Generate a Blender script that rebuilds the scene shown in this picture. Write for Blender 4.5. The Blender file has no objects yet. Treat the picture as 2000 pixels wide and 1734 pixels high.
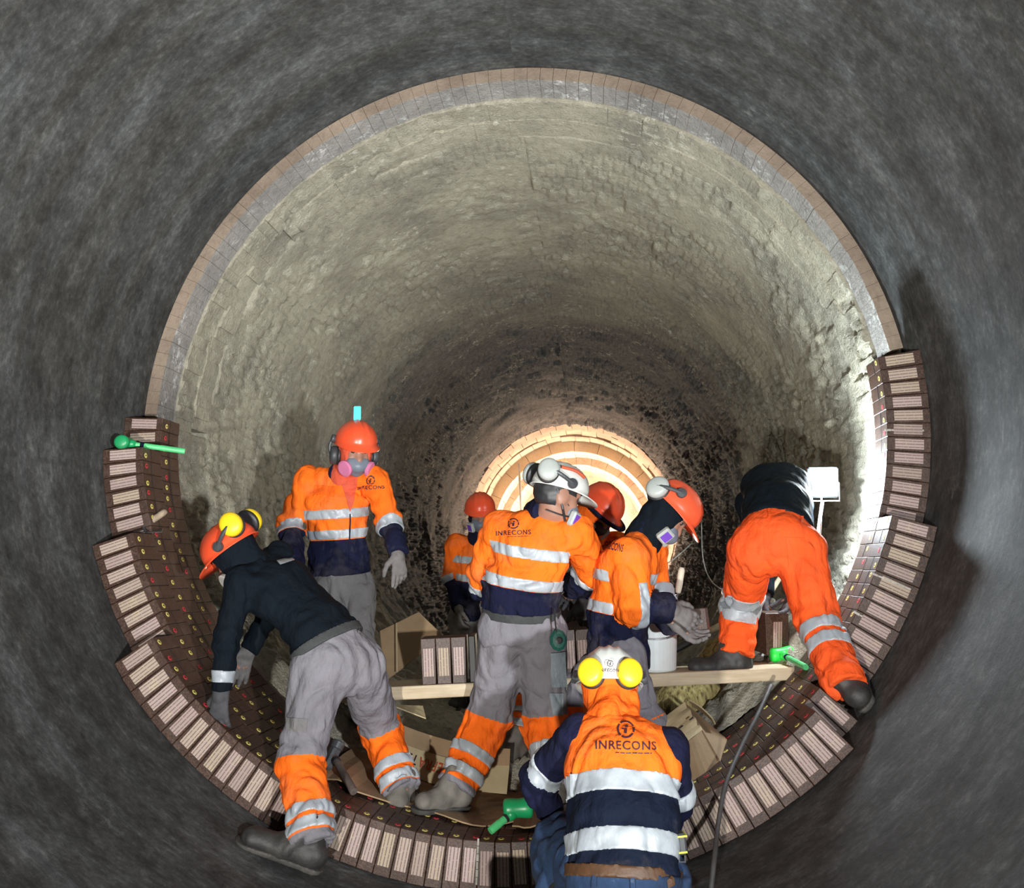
import bpy, bmesh, math, random
import numpy as np
from mathutils import Vector, Matrix
from mathutils.bvhtree import BVHTree
rng = np.random.default_rng(7)
random.seed(7)
SC = bpy.context.scene
COL = SC.collection
R = np.radians

# ---------------------------------------------------------------- camera
F = 1800.0
CAM = np.array([.412, 0, -.705])
YAW, PIT = -.0909, .1348
FWD = np.array([math.sin(YAW) * math.cos(PIT), math.cos(YAW) * math.cos(PIT), math.sin(PIT)])
RGT = np.array([math.cos(YAW), -math.sin(YAW), 0])
UPV = np.cross(RGT, FWD)
cd = bpy.data.cameras.new('camera')
cam = bpy.data.objects.new('camera', cd)
COL.objects.link(cam)
cd.sensor_fit = 'HORIZONTAL'
cd.sensor_width = 36
cd.lens = F / 2000 * 36
cd.clip_start = .05
cam.matrix_world = Matrix(((RGT[0], UPV[0], -FWD[0], CAM[0]), (RGT[1], UPV[1], -FWD[1], CAM[1]),
                           (RGT[2], UPV[2], -FWD[2], CAM[2]), (0, 0, 0, 1)))
SC.camera = cam

# ---------------------------------------------------------------- world, lights, exposure
W = bpy.data.worlds.new('world')
SC.world = W
W.use_nodes = True
W.node_tree.nodes['Background'].inputs[0].default_value = (.55, .6, .65, 1)
W.node_tree.nodes['Background'].inputs[1].default_value = .02
SC.view_settings.view_transform = 'Standard'
SC.view_settings.look = 'None'
SC.view_settings.gamma = 1
SC.view_settings.use_curve_mapping = False
SC.view_settings.exposure = 0.0


def light(name, kind, loc, energy, col, size=.2, aim=None, spread=None, **kw):
    l = bpy.data.lights.new(name, kind)
    l.energy = energy
    l.color = col
    if kind == 'AREA':
        l.shape = 'SQUARE'
        l.size = size
        if spread: l.spread = spread
    else:
        l.shadow_soft_size = size
    for k, v in kw.items(): setattr(l, k, v)
    o = bpy.data.objects.new(name, l)
    COL.objects.link(o)
    o.location = loc
    if aim is not None:
        o.rotation_euler = (Vector(aim) - Vector(loc)).to_track_quat('-Z', 'Y').to_euler()
    return o


# two work floodlights stand on the shell floor behind and beside the photographer, a third on the right, one far down the kiln
light('floodlight_left', 'AREA', (-.36, -2.0, -1.70), 165, (1, .97, .91), .14, (-.1, 4, 1.0), R(120))
light('floodlight_right', 'AREA', (1.42, .15, -.98), 78, (.96, .98, 1.0), .10, (-.75, 4.4, .75), R(92))
LAMP = np.array([1.62, 5.02, -.25])
light('work_lamp_light', 'POINT', LAMP + (-.005, -.085, 0), 95, (.82, .93, 1), .06)
light('far_lamp_light', 'POINT', (.1, 17.2, -1.2), 150, (1, .86, .70), .15)
light('far_lamp_light_behind_ring', 'POINT', (.5, 19.6, -1.1), 900, (1, .87, .68), .15)


# ---------------------------------------------------------------- helpers
def at(px, py, y):
    d = FWD + RGT * (px - 1000) / F - UPV * (py - 867) / F
    return CAM + d * (y / d[1])


def cyl(px, py, r):
    d = FWD + RGT * (px - 1000) / F - UPV * (py - 867) / F
    a = d[0] ** 2 + d[2] ** 2; b = CAM[0] * d[0] + CAM[2] * d[2]; c = CAM[0] ** 2 + CAM[2] ** 2 - r * r
    return CAM + d * ((-b + math.sqrt(b * b - a * c)) / a)


def pol(phi, r, y):
    """point of the kiln: phi in degrees from the bottom, positive to the right"""
    return np.array([r * math.sin(R(phi)), y, -r * math.cos(R(phi))])


def nrm(v):
    v = np.asarray(v, float)
    return v / (np.linalg.norm(v) + 1e-12)


_T = rng.random(256)
_P = rng.permutation(256)


def vn(P):
    P = np.asarray(P, float)
    i = np.floor(P).astype(np.int64)
    f = P - i
    u = f * f * (3 - 2 * f)
    out = 0
    for dx in (0, 1):
        wx = u[..., 0] if dx else 1 - u[..., 0]
        hx = _P[(i[..., 0] + dx) & 255]
        for dy in (0, 1):
            wy = u[..., 1] if dy else 1 - u[..., 1]
            hy = _P[(hx + i[..., 1] + dy) & 255]
            for dz in (0, 1):
                wz = u[..., 2] if dz else 1 - u[..., 2]
                out = out + wx * wy * wz * _T[_P[(hy + i[..., 2] + dz) & 255]]
    return out


def fbm(P, n=3):
    P = np.asarray(P, float)
    s, a, t = 0, 1.0, 0
    for k in range(n):
        s = s + a * vn(P * 2 ** k + 17.3 * k); t += a; a *= .5
    return s / t


ORG = {}


def mk(name, V, Fc, mat=None, parent=None, smooth=False, origin=None, label=None, cat=None, group=None, kind=None, at_attr=None):
    """one mesh object; V in world space; a child's vertices are stored relative to its root's origin"""
    V = np.asarray(V, float)
    if parent is not None:
        o0 = ORG[parent.name]
    else:
        o0 = np.asarray(origin, float) if origin is not None else np.array([(V[:, 0].min() + V[:, 0].max()) / 2, (V[:, 1].min() + V[:, 1].max()) / 2, V[:, 2].min()])
    me = bpy.data.meshes.new(name)
    if isinstance(Fc, np.ndarray):
        n, k = Fc.shape
        me.vertices.add(len(V)); me.vertices.foreach_set('co', (V - o0).astype(np.float32).ravel())
        me.loops.add(n * k); me.loops.foreach_set('vertex_index', Fc.astype(np.int32).ravel())
        me.polygons.add(n); me.polygons.foreach_set('loop_start', np.arange(0, n * k, k, dtype=np.int32))
        me.update(calc_edges=True)
    else:
        me.from_pydata((V - o0).tolist(), [], [list(f) for f in Fc])
    me.validate()
    if smooth:
        me.polygons.foreach_set('use_smooth', np.ones(len(me.polygons), bool))
    if at_attr is not None:
        a = me.attributes.new('zone', 'FLOAT', 'POINT')
        a.data.foreach_set('value', np.asarray(at_attr, np.float32))
    o = bpy.data.objects.new(name, me)
    COL.objects.link(o)
    if mat is not None:
        for m in (mat if isinstance(mat, (list, tuple)) else [mat]): me.materials.append(m)
    if parent is not None:
        o.parent = parent
    else:
        o.location = o0
    ORG[o.name] = o0
    tag(o, label, cat, group, kind)
    return o


def tag(o, label=None, cat=None, group=None, kind=None):
    for k, v in (('label', label), ('category', cat), ('group', group), ('kind', kind)):
        if v: o[k] = v
    return o


def empty(name, loc, label=None, cat=None, group=None, kind=None):
    o = bpy.data.objects.new(name, None)
    COL.objects.link(o)
    o.location = loc
    o.empty_display_size = .1
    ORG[o.name] = np.asarray(loc, float)
    return tag(o, label, cat, group, kind)


class MB:
    """collects simple shapes into one mesh"""
    def __init__(s): s.V = []; s.F = []; s.n = 0

    def add(s, V, Fc):
        s.F += [[i + s.n for i in f] for f in Fc]
        s.V += [list(map(float, v)) for v in V]
        s.n += len(V)
        return s

    def box(s, c, size, ax=None, ay=None, az=None, bevel=0):
        c = np.asarray(c, float)
        ax = nrm(ax) if ax is not None else np.array([1., 0, 0])
        ay = nrm(ay) if ay is not None else np.array([0, 1., 0])
        az = nrm(az) if az is not None else nrm(np.cross(ax, ay))
        hx, hy, hz = np.asarray(size) / 2
        b = min(bevel, hx * .9, hy * .9, hz * .9)
        if b <= 0:
            V = [c + ax * hx * i + ay * hy * j + az * hz * k for k in (-1, 1) for j in (-1, 1) for i in (-1, 1)]
            return s.add(V, [(0, 2, 3, 1), (4, 5, 7, 6), (0, 1, 5, 4), (2, 6, 7, 3), (0, 4, 6, 2), (1, 3, 7, 5)])
        V = []; idx = {}
        for k in (-1, 1):
            for j in (-1, 1):
                for i in (-1, 1):
                    for m in range(3):
                        h = [hx - b, hy - b, hz - b]; h[m] += b
                        idx[i, j, k, m] = len(V)
                        V.append(c + ax * h[0] * i + ay * h[1] * j + az * h[2] * k)
        Fs = []
        cyc = [(-1, -1), (1, -1), (1, 1), (-1, 1)]
        for sgn in (-1, 1):
            f = [idx[sgn, a, bb, 0] for a, bb in cyc]; Fs.append(f if sgn > 0 else f[::-1])
            f = [idx[bb, sgn, a, 1] for a, bb in cyc]; Fs.append(f if sgn > 0 else f[::-1])
            f = [idx[a, bb, sgn, 2] for a, bb in cyc]; Fs.append(f if sgn > 0 else f[::-1])
        for a in (-1, 1):
            for bb in (-1, 1):
                Fs.append([idx[-1, a, bb, 1], idx[1, a, bb, 1], idx[1, a, bb, 2], idx[-1, a, bb, 2]][::(1 if a * bb < 0 else -1)] [::-1])
                Fs.append([idx[a, -1, bb, 0], idx[a, 1, bb, 0], idx[a, 1, bb, 2], idx[a, -1, bb, 2]][::(1 if a * bb > 0 else -1)][::-1])
                Fs.append([idx[a, bb, -1, 0], idx[a, bb, 1, 0], idx[a, bb, 1, 1], idx[a, bb, -1, 1]][::(1 if a * bb < 0 else -1)][::-1])
                for cc in (-1, 1):
                    f = [idx[a, bb, cc, 0], idx[a, bb, cc, 1], idx[a, bb, cc, 2]]
                    Fs.append(f if a * bb * cc > 0 else f[::-1])
        return s.add(V, Fs)

    def tube(s, pts, r, n=10, cap=True, flat=None):
        pts = [np.asarray(p, float) for p in pts]
        rs = r if hasattr(r, '__len__') else [r] * len(pts)
        V = []; Fs = []
        t0 = nrm(pts[1] - pts[0])
        u = nrm(np.cross(t0, [0, 0, 1] if abs(t0[2]) < .9 else [1, 0, 0]))
        for i, p in enumerate(pts):
            t = nrm(pts[min(i + 1, len(pts) - 1)] - pts[max(i - 1, 0)])
            u = nrm(u - t * (u @ t)); w = np.cross(t, u)
            for k in range(n):
                a = 2 * math.pi * k / n
                V.append(p + rs[i] * (u * math.cos(a) + w * math.sin(a)))
        for i in range(len(pts) - 1):
            for k in range(n):
                Fs.append([i * n + k, i * n + (k + 1) % n, (i + 1) * n + (k + 1) % n, (i + 1) * n + k])
        if cap:
            Fs.append(list(range(n))[::-1]); Fs.append([(len(pts) - 1) * n + k for k in range(n)])
        return s.add(V, Fs)

    def lathe(s, c, axis, prof, n=24, lat=None, sx=1.0, close=True):
        """prof: list of (radius, height along axis)"""
        c = np.asarray(c, float); axis = nrm(axis)
        u = np.asarray(lat, float) if lat is not None else np.cross(axis, [0, 0, 1] if abs(axis[2]) < .9 else [1, 0, 0])
        u = nrm(u - axis * (u @ axis)); w = np.cross(axis, u)
        V = []; Fs = []
        for r, h in prof:
            for k in range(n):
                a = 2 * math.pi * k / n
                V.append(c + axis * h + r * (u * sx * math.cos(a) + w * math.sin(a)))
        for i in range(len(prof) - 1):
            for k in range(n):
                Fs.append([i * n + k, i * n + (k + 1) % n, (i + 1) * n + (k + 1) % n, (i + 1) * n + k])
        if close:
            Fs.append(list(range(n))[::-1]); Fs.append([(len(prof) - 1) * n + k for k in range(n)])
        return s.add(V, Fs)

    def build(s, name, mat, parent=None, **kw):
        return mk(name, np.array(s.V), s.F, mat, parent, **kw)


def curve_pts(P, n=40):
    """smooth path through the points"""
    P = [np.asarray(p, float) for p in P]
    Q = [2 * P[0] - P[1]] + P + [2 * P[-1] - P[-2]]
    out = []
    m = max(2, n // (len(P) - 1))
    for i in range(1, len(Q) - 2):
        for k in range(m):
            t = k / m
            a, b, c, d = Q[i - 1], Q[i], Q[i + 1], Q[i + 2]
            out.append(.5 * (2 * b + (c - a) * t + (2 * a - 5 * b + 4 * c - d) * t * t + (3 * b - a - 3 * c + d) * t ** 3))
    out.append(P[-1])
    return out


# ---------------------------------------------------------------- materials
def nodes(name):
    m = bpy.data.materials.new(name)
    m.use_nodes = True
    nt = m.node_tree
    return m, nt, nt.nodes['Principled BSDF']


def nd(nt, t, **kw):
    n = nt.nodes.new(t)
    for k, v in kw.items():
        if k.startswith('i_'):
            key = k[2:]
            n.inputs[int(key) if key.isdigit() else key.replace('_', ' ')].default_value = v
        else: setattr(n, k, v)
    return n


def ramp(nt, fac, stops, interp='LINEAR'):
    r = nd(nt, 'ShaderNodeValToRGB')
    r.color_ramp.interpolation = interp
    e = r.color_ramp.elements
    while len(e) < len(stops): e.new(.5)
    for k, (p, c) in enumerate(stops):
        e[k].position = p
        e[k].color = (*c, 1) if len(c) == 3 else c
    nt.links.new(fac, r.inputs[0])
    return r.outputs[0]


def mix(nt, fac, a, b, mode='MIX'):
    n = nd(nt, 'ShaderNodeMix', data_type='RGBA', blend_type=mode)
    for s, v in ((0, fac), (6, a), (7, b)):
        if hasattr(v, 'is_linked') or hasattr(v, 'links'): nt.links.new(v, n.inputs[s])
        else: n.inputs[s].default_value = v if s == 0 else (*v, 1)
    return n.outputs[2]


def coords(nt, which='Object', scale=(1, 1, 1)):
    tc = nd(nt, 'ShaderNodeNewGeometry' if which == 'Position' else 'ShaderNodeTexCoord')
    mp = nd(nt, 'ShaderNodeMapping')
    mp.inputs['Scale'].default_value = scale
    nt.links.new(tc.outputs[which], mp.inputs[0])
    return mp.outputs[0]


def noise(nt, vec, scale, detail=4, rough=.55):
    n = nd(nt, 'ShaderNodeTexNoise')
    n.inputs['Scale'].default_value = scale; n.inputs['Detail'].default_value = detail; n.inputs['Roughness'].default_value = rough
    nt.links.new(vec, n.inputs['Vector'])
    return n.outputs[0]


def bump(nt, bs, h, strength, dist):
    b = nd(nt, 'ShaderNodeBump', i_Strength=strength, i_Distance=dist)
    nt.links.new(h, b.inputs['Height'])
    nt.links.new(b.outputs[0], bs.inputs['Normal'])


def simple(name, col, rough=.6, var=.15, scale=12, bumpd=0.0, bscale=60, metal=0, spec=.5, dirt=None, dirt_amt=.5):
    m, nt, bs = nodes(name)
    v = coords(nt)
    n = noise(nt, v, scale)
    c1 = tuple(max(0, c * (1 - var)) for c in col); c2 = tuple(min(1, c * (1 + var)) for c in col)
    o = ramp(nt, n, [(.3, c1), (.7, c2)])
    if dirt:
        d = noise(nt, v, scale * .35, 6, .65)
        f = ramp(nt, d, [(.5, (0, 0, 0)), (.72, (dirt_amt,) * 3)])
        o = mix(nt, f, o, dirt)
    nt.links.new(o, bs.inputs['Base Color'])
    bs.inputs['Roughness'].default_value = rough
    bs.inputs['Metallic'].default_value = metal
    bs.inputs['Specular IOR Level'].default_value = spec
    if bumpd:
        bump(nt, bs, noise(nt, v, bscale, 3), .6, bumpd)
    return m


def cloth(name, a, b=None, rough=.85, dirt=(.25, .22, .19), dirt_amt=.3, sheen=.15):
    """woven cloth; with b the cloth changes colour where the garment's own panel seam (attribute zone = 0) runs"""
    m, nt, bs = nodes(name)
    v = coords(nt)
    if b is not None:
        at_ = nd(nt, 'ShaderNodeAttribute', attribute_name='zone')
        g = nd(nt, 'ShaderNodeMath', operation='GREATER_THAN')
        nt.links.new(at_.outputs['Fac'], g.inputs[0]); g.inputs[1].default_value = 0
        o = mix(nt, g.outputs[0], a, b)
    else:
        rgb = nd(nt, 'ShaderNodeRGB'); rgb.outputs[0].default_value = (*a, 1); o = rgb.outputs[0]
    n1 = noise(nt, v, 7, 5, .6)
    sh = ramp(nt, n1, [(.3, (.82,) * 3), (.7, (1.12,) * 3)])
    o = mix(nt, 1.0, o, sh, 'MULTIPLY')
    f = ramp(nt, noise(nt, v, 3.1, 6, .7), [(.5, (0, 0, 0)), (.8, (dirt_amt,) * 3)])
    o = mix(nt, f, o, dirt)
    nt.links.new(o, bs.inputs['Base Color'])
    bs.inputs['Roughness'].default_value = rough
    bs.inputs['Specular IOR Level'].default_value = .15
    h = nd(nt, 'ShaderNodeMath', operation='ADD')
    nt.links.new(noise(nt, coords(nt, scale=(1, 1, .55)), 16, 3, .5), h.inputs[0])
    w = noise(nt, v, 260, 2)
    k = nd(nt, 'ShaderNodeMath', operation='MULTIPLY'); nt.links.new(w, k.inputs[0]); k.inputs[1].default_value = .06
    nt.links.new(k.outputs[0], h.inputs[1])
    bump(nt, bs, h.outputs[0], .75, .03)
    return m


def emit(name, col, strength):
    m, nt, bs = nodes(name)
    bs.inputs['Base Color'].default_value = (*col, 1)
    bs.inputs['Emission Color'].default_value = (*col, 1)
    bs.inputs['Emission Strength'].default_value = strength
    return m


def m_shell():
    m, nt, bs = nodes('kiln_shell_steel')
    uv = coords(nt, 'UV', (1, 1, 1))          # u = metres round the shell, v = metres along it
    st = coords(nt, 'UV', (.8, 2.2, 1))      # streaks run round the shell
    a = noise(nt, st, 1.6, 8, .68)
    b = noise(nt, uv, 7.5, 9, .76)
    fl = noise(nt, coords(nt, 'UV', (1, 1.6, 1)), 24, 6, .75)
    c = noise(nt, coords(nt, 'UV', (.18, 4.5, 1)), 2.0, 5, .6)
    o = ramp(nt, a, [(.30, (.034, .034, .033)), (.48, (.058, .060, .059)), (.60, (.083, .087, .087)), (.75, (.135, .14, .138))])
    p = ramp(nt, b, [(.34, (.5,) * 3), (.52, (1.0,) * 3), (.70, (1.7,) * 3)])
    o = mix(nt, 1.0, o, p, 'MULTIPLY')
    o = mix(nt, .8, o, ramp(nt, fl, [(.36, (.62,) * 3), (.52, (1.0,) * 3), (.66, (1.75,) * 3)]), 'MULTIPLY')
    q = ramp(nt, c, [(.35, (.88, .83, .78)), (.65, (1.08, 1.12, 1.14))])
    o = mix(nt, .7, o, q, 'MULTIPLY')
    sp = ramp(nt, noise(nt, uv, 1.15, 7, .7), [(.60, (0, 0, 0)), (.72, (.55,) * 3)])
    wsp = mix(nt, 1.0, sp, ramp(nt, noise(nt, uv, 16, 5, .75), [(.50, (0, 0, 0)), (.62, (1,) * 3)]), 'MULTIPLY')
    o = mix(nt, wsp, o, (.34, .35, .33))
    nt.links.new(o, bs.inputs['Base Color'])
    bs.inputs['Roughness'].default_value = .78
    bs.inputs['Metallic'].default_value = 0.0
    bs.inputs['Specular IOR Level'].default_value = .3
    bump(nt, bs, b, .45, .015)
    return m


def m_coat(name, light, dark, pit=.5, bd=.03, painted_falloff=None):
    m, nt, bs = nodes(name)
    v = coords(nt, 'Position')
    a = noise(nt, v, 2.1, 7, .62)
    b = noise(nt, v, 22, 6, .7)
    o = ramp(nt, a, [(.32, dark), (.55, light), (.75, tuple(min(1, c * 1.22) for c in light))])
    f = ramp(nt, b, [(.30, (.45,) * 3), (.48, (1,) * 3), (.72, (1.25,) * 3)])
    o = mix(nt, pit, o, f, 'MULTIPLY')
    if painted_falloff:      # light falloff down the kiln painted in, mixed with ragged darker coating
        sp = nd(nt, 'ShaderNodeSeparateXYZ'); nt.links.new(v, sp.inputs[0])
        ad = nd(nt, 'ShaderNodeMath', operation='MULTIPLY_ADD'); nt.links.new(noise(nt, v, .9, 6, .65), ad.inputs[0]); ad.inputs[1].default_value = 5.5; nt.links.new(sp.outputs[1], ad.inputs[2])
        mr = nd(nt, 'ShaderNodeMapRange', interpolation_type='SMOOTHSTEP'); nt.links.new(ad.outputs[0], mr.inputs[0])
        mr.inputs[1].default_value = painted_falloff[0] + 2.75; mr.inputs[2].default_value = painted_falloff[1] + 2.75
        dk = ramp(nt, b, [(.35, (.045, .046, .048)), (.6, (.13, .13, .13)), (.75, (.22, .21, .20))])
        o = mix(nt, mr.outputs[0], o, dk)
    if pit <= .5 and painted_falloff:      # pale fresh chips where the crust has flaked
        ch = mix(nt, 1.0, ramp(nt, noise(nt, v, 2.6, 4, .6), [(.50, (0, 0, 0)), (.62, (1,) * 3)]), ramp(nt, noise(nt, v, 19, 5, .72), [(.54, (0, 0, 0)), (.60, (.75,) * 3)]), 'MULTIPLY')
        o = mix(nt, ch, o, (.60, .58, .48))
    nt.links.new(o, bs.inputs['Base Color'])
    bs.inputs['Roughness'].default_value = .9
    bs.inputs['Specular IOR Level'].default_value = .2
    h = nd(nt, 'ShaderNodeMath', operation='ADD')
    nt.links.new(b, h.inputs[0]); nt.links.new(noise(nt, v, 70, 4, .65), h.inputs[1])
    bump(nt, bs, h.outputs[0], .6, bd)
    return m


def m_newbrick():
    m, nt, bs = nodes('magnesia_brick_brown')
    v = coords(nt, 'Position')
    oi = nd(nt, 'ShaderNodeObjectInfo')
    a = noise(nt, v, 140, 3, .7)
    o = ramp(nt, a, [(.32, (.018, .008, .005)), (.52, (.050, .024, .015)), (.72, (.115, .062, .040))])
    d = noise(nt, v, 9, 4, .6)
    o = mix(nt, ramp(nt, d, [(.52, (0, 0, 0)), (.8, (.35,) * 3)]), o, (.17, .14, .12))
    hv = nd(nt, 'ShaderNodeHueSaturation')
    r = nd(nt, 'ShaderNodeMapRange'); nt.links.new(oi.outputs['Random'], r.inputs[0]); r.inputs[3].default_value = .9; r.inputs[4].default_value = 1.12
    nt.links.new(r.outputs[0], hv.inputs['Value']); nt.links.new(o, hv.inputs['Color'])
    nt.links.new(hv.outputs[0], bs.inputs['Base Color'])
    bs.inputs['Roughness'].default_value = .5
    bs.inputs['Specular IOR Level'].default_value = .5
    bump(nt, bs, a, .3, .004)
    return m


def m_label():
    """pale printed spacer card: rows of tiny illegible print along its length (local z)"""
    m, nt, bs = nodes('printed_card')
    v = coords(nt)
    oi = nd(nt, 'ShaderNodeObjectInfo')
    sep = nd(nt, 'ShaderNodeSeparateXYZ'); nt.links.new(v, sep.inputs[0])
    row = nd(nt, 'ShaderNodeMath', operation='MULTIPLY'); nt.links.new(sep.outputs[0], row.inputs[0]); row.inputs[1].default_value = 2 * math.pi / .0145
    cs = nd(nt, 'ShaderNodeMath', operation='COSINE'); nt.links.new(row.outputs[0], cs.inputs[0])
    rw = ramp(nt, cs.outputs[0], [(.42, (0, 0, 0)), (.75, (1, 1, 1))])
    dash = ramp(nt, noise(nt, coords(nt, scale=(69, 1, 95)), 1.0, 4, .7), [(.40, (0, 0, 0)), (.46, (1, 1, 1))])
    ink = mix(nt, 1.0, rw, dash, 'MULTIPLY')
    base = ramp(nt, oi.outputs['Random'], [(0, (.36, .265, .24)), (.5, (.42, .32, .295)), (.8, (.40, .32, .235)), (1, (.33, .25, .23))])
    st = ramp(nt, noise(nt, coords(nt, 'Position'), 14, 5, .6), [(.55, (0, 0, 0)), (.75, (.5,) * 3)])
    o = mix(nt, st, base, (.55, .45, .28))
    k = mix(nt, .75, (0, 0, 0), ink)
    o = mix(nt, k, o, (.09, .065, .065))
    nt.links.new(o, bs.inputs['Base Color'])
    bs.inputs['Roughness'].default_value = .8
    return m


def m_wood(name, a, b, scale=(1.2, 18, 18)):
    m, nt, bs = nodes(name)
    n = noise(nt, coords(nt, scale=scale), 2.2, 6, .6)
    o = ramp(nt, n, [(.3, a), (.7, b)])
    f = ramp(nt, noise(nt, coords(nt), 5, 6, .7), [(.5, (0, 0, 0)), (.75, (.45,) * 3)])
    o = mix(nt, f, o, (.30, .27, .22))
    nt.links.new(o, bs.inputs['Base Color'])
    bs.inputs['Roughness'].default_value = .75
    bump(nt, bs, n, .3, .004)
    return m


def m_retro():
    m, nt, bs = nodes('silver_reflective_tape')
    v = coords(nt)
    n = noise(nt, v, 9, 5, .6)
    o = ramp(nt, n, [(.3, (.25, .28, .31)), (.6, (.37, .41, .44)), (.8, (.47, .50, .53))])
    nt.links.new(o, bs.inputs['Base Color'])
    bs.inputs['Roughness'].default_value = .42
    bs.inputs['Metallic'].default_value = 0
    bump(nt, bs, noise(nt, coords(nt, scale=(1, 1, .4)), 30, 3), .35, .008)
    return m


def m_straw():
    m, nt, bs = nodes('straw_coloured_sacking')
    n = noise(nt, coords(nt, scale=(30, 30, 3)), 2.0, 4, .6)
    o = ramp(nt, n, [(.35, (.11, .085, .03)), (.5, (.36, .29, .11)), (.7, (.55, .47, .22))])
    nt.links.new(o, bs.inputs['Base Color']); bs.inputs['Roughness'].default_value = .9
    bump(nt, bs, n, .6, .01)
    return m


def m_jeans(name, a, b):
    m, nt, bs = nodes(name)
    v = coords(nt)
    n = noise(nt, v, 6, 6, .65)
    o = ramp(nt, n, [(.35, a), (.62, b), (.82, (.20, .24, .30))])
    nt.links.new(o, bs.inputs['Base Color']); bs.inputs['Roughness'].default_value = .9
    h = nd(nt, 'ShaderNodeMath', operation='ADD')
    nt.links.new(noise(nt, v, 14, 3), h.inputs[0])
    k = nd(nt, 'ShaderNodeMath', operation='MULTIPLY'); nt.links.new(noise(nt, v, 240, 2), k.inputs[0]); k.inputs[1].default_value = .1
    nt.links.new(k.outputs[0], h.inputs[1])
    bump(nt, bs, h.outputs[0], .5, .02)
    return m


ORANGE = (.93, .16, .012)
NAVY = (.0075, .009, .030)
GREY = (.185, .178, .198)
def m_oldinner():
    m = m_coat('old_brick_inner_face', (.33, .315, .29), (.23, .22, .205), .5, .02)
    nt = m.node_tree; bs = nt.nodes['Principled BSDF']
    o = bs.inputs['Base Color'].links[0].from_socket
    v = coords(nt, 'Position')
    f = ramp(nt, noise(nt, v, 5, 4, .6), [(.50, (0, 0, 0)), (.62, (1,) * 3)])
    g = ramp(nt, noise(nt, v, 26, 4, .7), [(.50, (0, 0, 0)), (.60, (.9,) * 3)])
    nt.links.new(mix(nt, mix(nt, 1.0, f, g, 'MULTIPLY'), o, (.66, .66, .64)), bs.inputs['Base Color'])
    return m


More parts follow.
